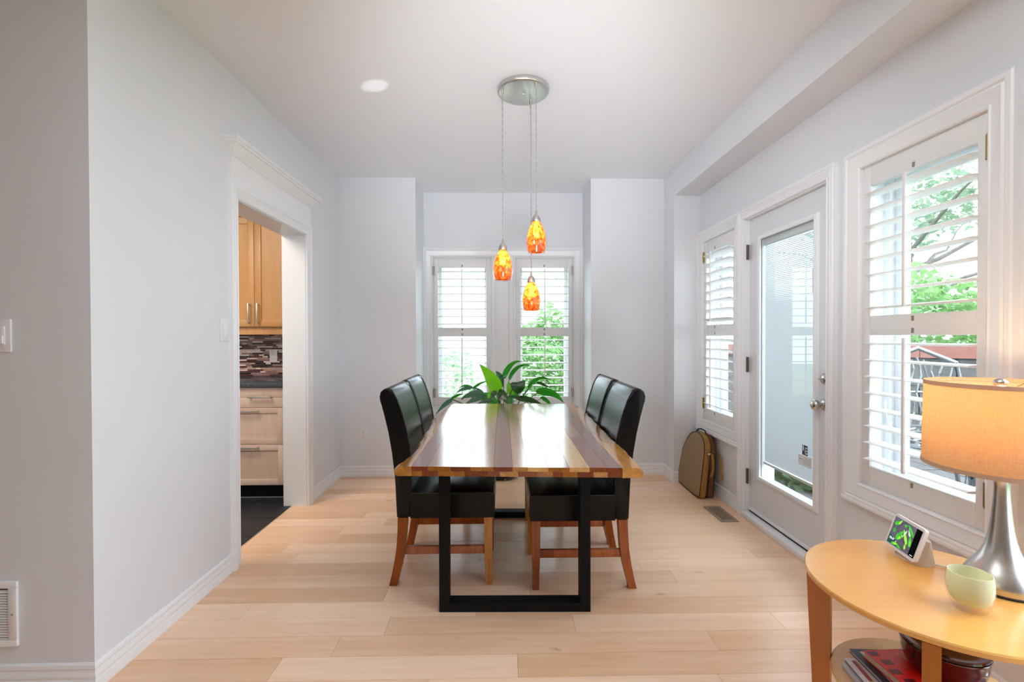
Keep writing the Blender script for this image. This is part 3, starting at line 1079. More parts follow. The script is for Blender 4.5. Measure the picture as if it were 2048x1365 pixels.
for z0 in (0.232, 1.012, 1.792):
    m = MB()
    m.lathe([(0.008, 0), (0.008, 0.102)], (XR + 0.016, DR[1] - 0.002, z0), 12)
    m.box(XR + 0.004, XR + 0.016, DR[1] - 0.022, DR[1] + 0.006, z0, z0 + 0.102)
    for q in (0.020, 0.041, 0.061, 0.082):
        m.lathe([(0.0092, q), (0.0092, q + 0.002)], (XR + 0.016, DR[1] - 0.002, z0), 12)
    obj('hinge', m, M_BRONZE, door, label='dark bronze door hinge')
m = MB().lathe([(0.032, 0), (0.032, -0.006), (0.027, -0.012), (0.016, -0.015)], (XD, 2.452, 0.892), 28, axis='x')
m.lathe([(0.012, -0.012), (0.011, -0.030), (0.018, -0.036), (0.026, -0.046), (0.0285, -0.056), (0.026, -0.066), (0.018, -0.073), (0.010, -0.0745)], (XD, 2.452, 0.892), 28, axis='x')
obj('door_knob', m, M_NICKEL, door, label='round satin nickel door knob', smooth=50)
m = MB().lathe([(0.031, 0), (0.031, -0.006), (0.026, -0.013), (0.010, -0.016)], (XD, 2.452, 1.030), 28, axis='x')
m.box(XD - 0.034, XD - 0.012, 2.452 - 0.014, 2.452 + 0.016, 1.030 - 0.005, 1.030 + 0.005, 0.004)
obj('deadbolt', m, M_NICKEL, door, label='satin nickel deadbolt thumb turn', smooth=50)
# stickers on the glass
XS = XD + 0.0075
st = obj('square_sticker', MB().box(XS - 0.0004, XS, 2.607, 2.655, 0.575, 0.632), M_STICKER, door, smooth=0, label='small dark square sticker with a white E')
m = MB()
m.box(XS - 0.0008, XS - 0.0004, 2.625, 2.633, 0.582, 0.622)
for zq in (0.582, 0.598, 0.614):
    m.box(XS - 0.0008, XS - 0.0004, 2.610, 2.633, zq, zq + 0.008)
m.box(XS - 0.0008, XS - 0.0004, 2.640, 2.650, 0.600, 0.628)
obj('letter_e', m, M_STICKW, st, smooth=0)
st = obj('square_sticker', MB().box(XS - 0.0004, XS, 2.570, 2.690, 0.510, 0.572), M_STICKW, door, smooth=0, label='pale card sticker with faint lines')
m = MB()
for i in range(4):
    m.box(XS - 0.0007, XS - 0.0004, 2.580, 2.645, 0.556 - i * 0.010, 0.558 - i * 0.010)
m.box(XS - 0.0007, XS - 0.0004, 2.652, 2.680, 0.545, 0.549)
obj('print_lines', m, M_GREY, st, smooth=0)

# ------------------------------------------------------------------ wall plates
def plate(name, label, cat, c, fn, w=0.072, h=0.117, kind='rocker'):
    """fn(a, z, d): d = distance out of the wall, c = (a, z) centre."""
    def bx(mb, a0, a1, z0, z1, d0, d1, b=0.0):
        p, q = fn(a0, z0, d0), fn(a1, z1, d1)
        return mb.box(p[0], q[0], p[1], q[1], p[2], q[2], b)
    a, z = c
    t = thing(name, label, cat, fn(a, z, 0))
    obj('plate', bx(MB(), a - w / 2, a + w / 2, z - h / 2, z + h / 2, 0, 0.006, 0.0025), M_WHITEPL, t)
    if kind == 'rocker':
        m = bx(MB(), a - 0.017, a + 0.017, z - 0.034, z + 0.034, 0.005, 0.0085, 0.001)
        obj('surround', m, M_WHITEPL, t)
        m = bx(MB(), a - 0.014, a + 0.014, z - 0.030, z + 0.002, 0.007, 0.013, 0.003)
        bx(m, a - 0.014, a + 0.014, z + 0.001, z + 0.030, 0.007, 0.0095, 0.002)
        obj('rocker', m, M_WHITEPL, t)
    else:
        for dz in (-0.022, 0.022):
            obj('socket', bx(MB(), a - 0.017, a + 0.017, z + dz - 0.015, z + dz + 0.015, 0.005, 0.0075, 0.001), M_WHITEPL, t)
            m = MB()
            for da in (-0.007, 0.007):
                bx(m, a + da - 0.0012, a + da + 0.0012, z + dz + 0.000, z + dz + 0.009, 0.007, 0.0078)
            bx(m, a - 0.0025, a + 0.0025, z + dz - 0.010, z + dz - 0.005, 0.007, 0.0078)
            obj('slot', m, M_SLOT, t, smooth=0)
    return t
plate('light_switch', 'white rocker switch on the left wall beside the kitchen doorway', 'switch', (2.478, 1.298), lambda a, z, d: (XL + d, a, z))
plate('light_switch', 'white rocker switch on the shaded wall at far left', 'switch', (-1.776, 1.270), lambda a, z, d: (a, YF - d, z))
plate('light_switch', 'white rocker switch right of the large window', 'switch', (1.435, 1.287), lambda a, z, d: (XR - d, a, z))
plate('wall_outlet', 'white duplex outlet low on the back wall', 'outlet', (-1.254, 0.383), lambda a, z, d: (a, YB - d, z), kind='outlet')

# return-air grille, far left
t = thing('wall_vent', 'white louvered return-air grille low on the far left wall', 'vent', (-1.87, YF, 0.28))
g0, g1, h0, h1 = -2.02, -1.7285, 0.163, 0.395
m = MB()
for p in ((g0, g1, h0, h0 + 0.024), (g0, g1, h1 - 0.024, h1), (g0, g0 + 0.03, h0 + 0.024, h1 - 0.024), (g1 - 0.03, g1, h0 + 0.024, h1 - 0.024)):
    m.box(p[0], p[1], YF - 0.010, YF, p[2], p[3], 0.002)
obj('frame', m, M_WHITEPL, t)
obj('backing', MB().box(g0 + 0.03, g1 - 0.03, YF - 0.0015, YF - 0.0005, h0 + 0.024, h1 - 0.024), M_SLOT, t, smooth=0)  # dark sheet stands in for the shade behind the slats
sl = MB()
z = h0 + 0.029
sm = mesh_of('slat', MB().add([(-0.5, -0.0085, -0.003), (0.5, -0.0085, -0.003), (0.5, -0.001, 0.0045), (-0.5, -0.001, 0.0045), (-0.5, -0.0085, -0.0018), (0.5, -0.0085, -0.0018), (0.5, -0.001, 0.0057), (-0.5, -0.001, 0.0057)],
                              [(0, 1, 2, 3), (7, 6, 5, 4), (0, 4, 5, 1), (3, 2, 6, 7), (0, 3, 7, 4), (1, 5, 6, 2)]), smooth=0)
sm.materials.append(M_WHITEPL)
while z < h1 - 0.030:
    inst(sm, 'slat', t, ((g0 + g1) / 2 + 1.87, 0, z - 0.28), (g1 - g0 - 0.06, 1, 1))
    z += 0.0092
obj('screw', MB().lathe([(0.0035, 0), (0.0035, -0.002), (0.001, -0.003)], (g1 - 0.014, YF - 0.010, 0.279), 10, axis='y'), M_GREY, t)

# floor register by the door
t = thing('floor_register', 'bronze metal floor register beside the patio door', 'vent', (1.54, 3.254, 0))
a0, a1, b0, b1 = 1.476, 1.600, 3.110, 3.397
m = MB()
for p in ((a0, a1, b0, b0 + 0.030), (a0, a1, b1 - 0.030, b1), (a0, a0 + 0.024, b0 + 0.030, b1 - 0.030), (a1 - 0.024, a1, b0 + 0.030, b1 - 0.030)):
    m.box(p[0], p[1], p[2], p[3], -0.001, 0.005, 0.0015)
obj('frame', m, M_REG, t)
obj('dark_backing', MB().box(a0 + 0.02, a1 - 0.02, b0 + 0.02, b1 - 0.02, -0.004, 0.0008), M_REGD, t, smooth=0)  # dark sheet in place of the shaded duct under the slats
bar = mesh_of('slat', MB().box(-0.5, 0.5, -0.0028, 0.0028, 0.0008, 0.0042), smooth=0)
bar.materials.append(M_REG)
for i in range(17):
    inst(bar, 'slat', t, (-0.002, b0 + 0.040 + i * 0.0130 - 3.254, 0), (0.078, 1, 1))
for i in range(2):
    x = a0 + 0.049 + i * 0.026
    obj('bar', MB().box(x - 0.002, x + 0.002, b0 + 0.03, b1 - 0.03, 0.0008, 0.0046), M_REG, t, smooth=0)

# ------------------------------------------------------------------ kitchen beyond the doorway
KY = 3.61
t = thing('base_cabinet', 'maple drawer cabinet, daylight in its colour, under the dark kitchen counter', 'cabinet', (-2.1, 3.9, 0))
obj('carcass', MB().box(-2.90, XLK - 0.002, KY + 0.022, YB - 0.004, 0.115, 0.876), M_MAPLE_DAYLIT, t, smooth=0)
obj('toe_kick', MB().box(-2.90, XLK - 0.002, KY + 0.075, KY + 0.09, 0.002, 0.115), M_BLACK, t, smooth=0)
obj('toe_strip', MB().box(-2.90, XLK - 0.002, KY + 0.070, KY + 0.076, 0.002, 0.010), M_GREY, t, smooth=0)
def bar_handle(parent, a, b, y0, z, vert=False):
    m = MB()
    if vert:
        m.box(a - 0.0055, a + 0.0055, y0 - 0.034, y0 - 0.024, z, b, 0.002)
        for q in (z + 0.006, b - 0.014):
            m.box(a - 0.004, a + 0.004, y0 - 0.026, y0, q, q + 0.008)
    else:
        m.box(a, b, y0 - 0.034, y0 - 0.024, z - 0.0055, z + 0.0055, 0.002)
        for q in (a + 0.004, b - 0.014):
            m.box(q, q + 0.010, y0 - 0.026, y0, z - 0.004, z + 0.004)
    return obj('handle', m, M_STEEL, parent, label='slim steel bar handle')
def drawer(x0, x1, z0, z1, hx0, hx1, hz, stile=0.048, rail=0.042, slab=False):
    y = KY
    d = obj('drawer', MB().box(x0, x1, y + 0.008, y + 0.021, z0, z1), M_MAPLE_DAYLIT, t, smooth=0)
    m = MB()
    if slab:
        m.box(x0, x1, y, y + 0.008, z0, z0 + 0.075, 0.001)
        m.box(x0, x1, y + 0.002, y + 0.008, z0 + 0.077, z1, 0.001)
    else:
        m.box(x0, x0 + stile, y, y + 0.008, z0, z1, 0.001)
        m.box(x1 - stile, x1, y, y + 0.008, z0, z1, 0.001)
        m.box(x0 + stile, x1 - stile, y, y + 0.008, z0, z0 + rail, 0.001)
        m.box(x0 + stile, x1 - stile, y, y + 0.008, z1 - rail, z1, 0.001)
    obj('front_frame', m, M_MAPLE_DAYLIT, d)
    bar_handle(d, hx0, hx1, y, hz)
drawer(-2.055, -1.684, 0.722, 0.874, -1.946, -1.771, 0.803, slab=True)
drawer(-2.44, -2.058, 0.722, 0.874, -2.34, -2.16, 0.803, slab=True)
drawer(-2.23, -1.684, 0.437, 0.719, -2.05, -1.872, 0.695)
drawer(-2.23, -1.684, 0.123, 0.434, -2.05, -1.872, 0.413, rail=0.045)
drawer(-2.90, -2.233, 0.437, 0.719, -2.66, -2.48, 0.695)
drawer(-2.90, -2.233, 0.123, 0.434, -2.66, -2.48, 0.413)
tag(obj('countertop', MB().box(-2.92, XLK - 0.002, KY - 0.025, YB - 0.010, 0.879, 0.913, 0.003), M_GRANITE), 'dark granite countertop seen through the doorway', 'countertop')

t = thing('wall_cabinet', 'maple wall cabinet, warm lamplight in its colour, with two shaker doors above the backsplash', 'cabinet', (-2.2, 4.0, 1.35))
UY = 3.92
obj('carcass', MB().box(-2.60, XLK - 0.002, UY + 0.022, YB - 0.004, 1.346, 2.40), M_MAPLE_LAMPLIT, t, smooth=0)
obj('valance', MB().box(-2.60, XLK - 0.002, UY + 0.030, UY + 0.048, 1.284, 1.346), M_MAPLE_LAMPLIT, t, smooth=0)
obj('top_rail', MB().box(-2.60, XLK - 0.002, UY + 0.004, UY + 0.022, 2.265, 2.40), M_MAPLE_LAMPLIT, t, smooth=0)
for x0, x1, hx in ((-2.50, -2.066, -2.103), (-2.063, -1.66, -2.030)):
    d = obj('cabinet_door', MB().box(x0, x1, UY + 0.008, UY + 0.021, 1.350, 2.259), M_MAPLE_LAMPLIT, t, smooth=0)
    m = MB()
    s_ = 0.055
    m.box(x0, x0 + s_, UY, UY + 0.008, 1.350, 2.259, 0.001)
    m.box(x1 - s_, x1, UY, UY + 0.008, 1.350, 2.259, 0.001)
    m.box(x0 + s_, x1 - s_, UY, UY + 0.008, 1.350, 1.350 + s_, 0.001)
    m.box(x0 + s_, x1 - s_, UY, UY + 0.008, 2.259 - s_, 2.259, 0.001)
    obj('door_frame', m, M_MAPLE_LAMPLIT, d)
    bar_handle(d, hx, 1.542, UY, 1.372, vert=True)

# mosaic backsplash: every strip tile a part
bs = tag(obj('backsplash', MB().box(-2.90, XLK - 0.002, YB - 0.006, YB - 0.001, 0.914, 1.290), M_GROUT, smooth=0), 'horizontal strip mosaic backsplash in maroon, mauve and white', 'backsplash')
sx0, sx1 = -2.36, -1.90
tms = []
for mt in TILECOL:
    me = mesh_of('mosaic_tile', MB().box(-0.5, 0.5, -0.003, 0.0, -0.0063, 0.0063), smooth=0)
    me.materials.append(mt)
    tms.append(me)
rng = random.Random(3)
z = 0.914 + 0.0075
nt = 0
while z < 1.286:
    x = sx0 - rng.uniform(0, 0.08)
    while x < sx1:
        ln = rng.choice((0.045, 0.045, 0.095, 0.095, 0.145))
        a, b = max(x, sx0), min(x + ln, sx1)
        dark = (1.29 - z) / 0.38
        ci = rng.choices(range(5), (3.2, 0.4 + 2.6 * dark, 2.8, 2.4, 2.8))[0]
        if b - a > 0.012:
            inst(tms[ci], 'mosaic_tile', bs, ((a + b) / 2, YB - 0.006, z), (b - a - 0.0028, 1, 1))
            nt += 1
        x += ln
    z += 0.0149
# the rest of the backsplash, out of sight from the dining room: same strips, joined per colour
rest = [MB() for _ in TILECOL]
z = 0.914 + 0.0075
while z < 1.286:
    for xa_, xb_ in ((-2.90, sx0), (sx1, XLK - 0.004)):
        x = xa_
        while x < xb_ - 0.012:
            ln = rng.choice((0.045, 0.095, 0.095, 0.145))
            b = min(x + ln, xb_)
            ci = rng.choices(range(5), (3.2, 1.6, 2.8, 2.4, 2.8))[0]
            rest[ci].box(x + 0.0014, b - 0.0014, YB - 0.009, YB - 0.006, z - 0.0063, z + 0.0063)
            x += ln
    z += 0.0149
for mb, mt in zip(rest, TILECOL):
    obj('mosaic_field', mb, mt, bs, smooth=0, kind='stuff')
plate('wall_outlet', 'white outlet on the mosaic backsplash in the kitchen', 'outlet', (-2.052, 1.094), lambda a, z, d: (a, YB - 0.009 - d, z), w=0.068, h=0.115, kind='outlet')

# ------------------------------------------------------------------ dining table
TL = [(-0.411, 1.841), (-0.402, 1.97), (-0.394, 2.019), (-0.386, 2.053), (-0.389, 2.163), (-0.398, 2.345), (-0.408, 2.507), (-0.408, 2.693), (-0.425, 2.863), (-0.419, 3.056), (-0.404, 3.246), (-0.376, 3.556)]
TR = [(0.531, 1.789), (0.540, 1.936), (0.540, 2.084), (0.545, 2.2), (0.533, 2.27), (0.543, 2.583), (0.547, 2.851), (0.550, 3.072), (0.558, 3.33), (0.533, 3.520)]
ZT, ZM, ZU = 0.750, 0.733, 0.712
def interp(P, y):
    for (x0, y0), (x1, y1) in zip(P, P[1:]):
        if y <= y1:
            k_ = max(0, min(1, (y - y0) / (y1 - y0)))
            return x0 + (x1 - x0) * k_
    return P[-1][0]
table = thing('dining_table', 'live-edge acacia dining table on black steel loop legs', 'table', (0.066, 2.67, 0))
def yn(x):
    return 1.841 + (1.789 - 1.841) * (x + 0.411) / 0.942
def yf(x):
    return 3.556 + (3.520 - 3.556) * (x + 0.376) / 0.909
edges_x = [-0.360, -0.298, -0.204, -0.128, -0.036, 0.038, 0.095, 0.178, 0.259, 0.338, 0.405, 0.462]
kinds = [2, 1, 2, 1, 2, 3, 0, 1, 0, 2, 2]
rt = random.Random(11)
for i in range(len(edges_x) - 1):
    xa, xb = edges_x[i] + 0.0005, edges_x[i + 1] - 0.0005
    cuts = [0.0]
    if i in (1, 3, 7, 9):
        cuts.append(rt.uniform(0.3, 0.72))
    cuts.append(1.0)
    for j in range(len(cuts) - 1):
        c0, c1 = cuts[j], cuts[j + 1]
        def yy(x, c):
            return yn(x) + (yf(x) - yn(x)) * c
        g = 0.0004
        pts = [(xa, yy(xa, c0) + g), (xb, yy(xb, c0) + g), (xb, yy(xb, c1) - g), (xa, yy(xa, c1) - g)]
        dz = rt.uniform(-0.0003, 0.0003)
        obj('stave', MB().prism(pts, ZM, ZT + dz), M_STAVE[kinds[i] if j == 0 else (kinds[i] + 3) % 4], table, smooth=0)
def live_stave(P, xin, sgn, mat):
    # outer stave with a wavy, undercut natural edge
    n = 40
    mb = MB()
    vs = []
    for i in range(n + 1):
        y = P[0][1] + (P[-1][1] - P[0][1]) * i / n
        x = interp(P, y) + sgn * 0.004 * sin(y * 31) + sgn * 0.003 * sin(y * 67 + 1)
        bulge = 0.010 + 0.006 * sin(y * 13 + 2) 
        vs += [(xin, y, ZT), (x, y, ZT), (x + sgn * 0.006, y, ZT - 0.004), (x + sgn * (bulge + 0.004), y, ZM), (x + sgn * bulge, y, ZU + 0.004), (x + sgn * (bulge - 0.006), y, ZU), (xin, y, ZU)]
    m_ = 7
    fs = []
    for i in range(n):
        for q in range(m_):
            q2 = (q + 1) % m_
            fs.append((i * m_ + q, i * m_ + q2, (i + 1) * m_ + q2, (i + 1) * m_ + q))
    fs.append(tuple(range(m_)))
    fs.append(tuple(range(n * m_, n * m_ + m_)))
    mb.add(vs, fs)
    obj('live_edge', mb, mat, table, smooth=45, label='pale wavy live edge along the tabletop')
live_stave(TL, -0.3605, -1, M_BARK_EDGE)
live_stave(TR, 0.4625, 1, M_BARK_EDGE)
# lower layer of shorter blocks
lo = [-0.360, -0.318, -0.258, -0.150, -0.060, -0.012, 0.060, 0.130, 0.196, 0.232, 0.290, 0.352, 0.408, 0.462]
lk = [1, 2, 1, 2, 2, 3, 2, 1, 2, 1, 2, 3, 2]
for i in range(len(lo) - 1):
    xa, xb = lo[i] + 0.0004, lo[i + 1] - 0.0004
    pts = [(xa, yn(xa) + 0.0015), (xb, yn(xb) + 0.0015), (xb, yf(xb)), (xa, yf(xa))]
    obj('stave', MB().prism(pts, ZU, ZM - 0.0003), M_STAVE[lk[i]], table, smooth=0)
def leg_loop(yc0, x0, x1, skew):
    m = MB()
    d = 0.070
    w_, h_ = 0.045, 0.040
    def q(xa, xb, za, zb):
        pts = [(xa, yc0 + skew * (xa - x0)), (xb, yc0 + skew * (xb - x0)), (xb, yc0 + d + skew * (xb - x0)), (xa, yc0 + d + skew * (xa - x0))]
        m.prism(pts, za, zb, 'z', 0.002)
    q(x0, x0 + w_, 0.0, ZU - 0.006)
    q(x1 - w_, x1, 0.0, ZU - 0.006)
    q(x0 + w_, x1 - w_, 0.0, h_)
    q(x0 + w_, x1 - w_, ZU - 0.046, ZU - 0.006)
    q(x0 - 0.02, x1 + 0.02, ZU - 0.006, ZU)
    return obj('leg', m, M_BLACK, table, label='black steel loop leg')
leg_loop(2.124, -0.293, 0.399, -0.02)
leg_loop(3.232, -0.275, 0.417, -0.02)

# ------------------------------------------------------------------ dining chairs (local: back at -x, faces +x, y = width)
def make_chair(label):
    W = 0.425
    t = thing('dining_chair', label, 'chair', (0, 0, 0), 0, 'black parsons chairs around the dining table')
    rear = [(0.008, 0.350), (0.000, 0.560), (-0.014, 0.680), (-0.031, 0.780), (-0.052, 0.870), (-0.064, 0.915), (-0.074, 0.940), (-0.076, 0.962), (-0.070, 0.984), (-0.054, 0.998), (-0.036, 1.002), (-0.016, 0.992), (0.000, 0.965)]
    front = [(0.012, 0.940), (0.030, 0.890), (0.045, 0.840), (0.060, 0.775), (0.070, 0.715), (0.078, 0.640), (0.080, 0.560), (0.078, 0.470), (0.074, 0.350)]
    back = MB().prism(rear + front, 0.0, W, 'y', 0.007)
    obj('backrest', back, M_LEATHER, t, smooth=50, local=True)
    # stitched seams along both edges of the front face
    for y in (0.010, W - 0.010):
        m = MB().tube([(x + 0.0025, y, z) for x, z in ([(-0.036, 1.002), (-0.016, 0.994)] + front)], 0.0022, 6)
        obj('seam', m, M_PIPING, t, local=True)
    # seat: box with a slightly crowned top
    bm = bmesh.new()
    bmesh.ops.create_cube(bm, size=1, matrix=Matrix.Translation((0.288, W / 2, 0.4085)) @ Matrix.Diagonal((0.424, W, 0.127, 1)))
    bmesh.ops.subdivide_edges(bm, edges=bm.edges[:], cuts=7, use_grid_fill=True)
    for v in bm.verts:
        u, w_ = (v.co.x - 0.288) / 0.212, (v.co.y - W / 2) / (W / 2)
        if v.co.z > 0.46:
            v.co.z += 0.018 * (1 - u ** 4) * (1 - w_ ** 4)
        elif v.co.z > 0.36:
            e = max(abs(u), abs(w_))
            if e > 0.99:
                v.co.x += 0.003 * (1 if u > 0.99 else 0)
    m = MB()
    m.take(bm)
    obj('seat', m, M_LEATHER, t, smooth=50, local=True)
    m = MB().tube([(0.078, 0.002, 0.470), (0.498, 0.002, 0.470), (0.498, W - 0.002, 0.470), (0.078, W - 0.002, 0.470)], 0.003, 6)
    obj('seat_seam', m, M_PIPING, t, local=True)
    # front legs: straight, slightly tapered
    def leg(xt0, xt1, mids, y0, y1, mat):
        """side outline from top pair down through mids, extruded in y."""
        left = [(xt0, 0.346)] + [(a, z) for a, b, z in mids]
        right = [(xt1, 0.346)] + [(b, z) for a, b, z in mids]
        m = MB().prism(left + right[::-1], y0, y1, 'y', 0.002)
        obj('leg', m, mat, t, local=True)
    for y0, y1 in ((0.004, 0.046), (W - 0.046, W - 0.004)):
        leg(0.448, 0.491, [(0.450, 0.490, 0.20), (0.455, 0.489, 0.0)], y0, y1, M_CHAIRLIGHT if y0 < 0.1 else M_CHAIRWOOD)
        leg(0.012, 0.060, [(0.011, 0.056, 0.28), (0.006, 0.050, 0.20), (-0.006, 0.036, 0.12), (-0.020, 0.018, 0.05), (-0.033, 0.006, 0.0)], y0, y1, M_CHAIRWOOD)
    for y0, y1 in ((0.014, 0.036), (W - 0.036, W - 0.014)):
        obj('stretcher', MB().box(0.044, 0.456, y0, y1, 0.155, 0.194, 0.002), M_CHAIRWOOD, t, local=True)
    return t
ch = make_chair('black leather parsons chair, nearest on the left side of the table')
ch.location = (-0.545, 2.352, 0)
copy_tree(ch, (-0.550, 2.800, 0), 0, 'black leather parsons chair, far one on the left side of the table')
# right side faces -x: rotate by pi, so its near side is its other flank
copy_tree(ch, (0.634, 2.295 + 0.425, 0), pi, 'black leather parsons chair, nearest on the right side of the table')
copy_tree(ch, (0.641, 2.785 + 0.425, 0), pi, 'black leather parsons chair, far one on the right side of the table')

# ------------------------------------------------------------------ pendant lamp
pc = (0.125, 2.700)
pl = thing('pendant_lamp', 'three amber glass pendants on a round brushed steel ceiling plate', 'lamp', (pc[0], pc[1], ZC))
m = MB().lathe([(0.147, ZC - 0.001), (0.149, ZC - 0.010), (0.147, ZC - 0.020), (0.143, ZC - 0.026), (0.138, ZC - 0.0275), (0.001, ZC - 0.0275)], (pc[0], pc[1], 0), 64)
obj('canopy', m, M_STEEL, pl, smooth=40)
obj('canopy_screw', MB().lathe([(0.007, 0), (0.007, -0.008), (0.004, -0.013), (0.001, -0.014)], (pc[0], pc[1] - 0.01, ZC - 0.027), 14), M_NICKEL, pl)
def pendant(x, y, zt):
    """zt = top of the glass."""
    c = (x, y, zt)
    m = MB().lathe([(0.0085, ZC - 0.027 - zt), (0.0085, ZC - 0.038 - zt), (0.005, ZC - 0.052 - zt), (0.003, ZC - 0.060 - zt)], c, 14)
    obj('cord_grip', m, M_NICKEL, pl)
    m = MB()
    n = int((ZC - 0.05 - zt) / 0.012)
    for ph in (0, pi):
        m.tube([(x + 0.0013 * cos(i * 0.9 + ph), y + 0.0013 * sin(i * 0.9 + ph), zt + 0.045 + (ZC - 0.055 - zt - 0.045) * i / n) for i in range(n + 1)], 0.0014, 5)
    obj('cord', m, M_CORD, pl)
    m = MB().lathe([(0.0035, 0.062), (0.0055, 0.058), (0.006, 0.044), (0.008, 0.040), (0.017, 0.030), (0.023, 0.016), (0.0255, 0.002), (0.0255, 0.0), (0.022, -0.004)], c, 28)
    obj('socket_cap', m, M_NICKEL, pl, smooth=50)
    prof = [(0.022, 0.0), (0.034, -0.018), (0.0455, -0.042), (0.0535, -0.070), (0.0575, -0.098), (0.0575, -0.122), (0.0535, -0.148), (0.0475, -0.176)]
    inner = [(r - 0.004, h) for r, h in prof[:-1]] + [(0.0445, -0.170)]
    gs = obj('glass_shade', MB().lathe(inner, c, 40, False, False), M_AMBER, pl, smooth=180, label='mottled amber glass shade glowing from the bulb inside')
    m = MB().lathe(prof, c, 40, False, False)
    m.lathe([(0.0475, -0.176), (0.0463, -0.1775), (0.0448, -0.176), (0.0445, -0.170)], c, 40, False, False)
    obj('clear_layer', m, M_CLEAR, gs, smooth=180)
    b = obj('bulb', MB().lathe([(0.009, -0.010), (0.011, -0.030), (0.017, -0.050), (0.0185, -0.064), (0.015, -0.078), (0.007, -0.086), (0.001, -0.087)], c, 20), M_BULB, pl, smooth=180)
    l = bpy.data.lights.new('pendant_bulb', 'POINT')
    l.energy = 0.18
    l.color = (1.0, 0.68, 0.36)
    l.shadow_soft_size = 0.018
    lo_ = bpy.data.objects.new('pendant_bulb_light', l)
    C.objects.link(lo_)
    lo_.parent = pl
    lo_.location = (x - pc[0], y - pc[1], zt - 0.105 - ZC)
pendant(0.003, 2.669, 1.757)
pendant(0.189, 2.589, 1.900)
pendant(0.173, 2.791, 1.587)

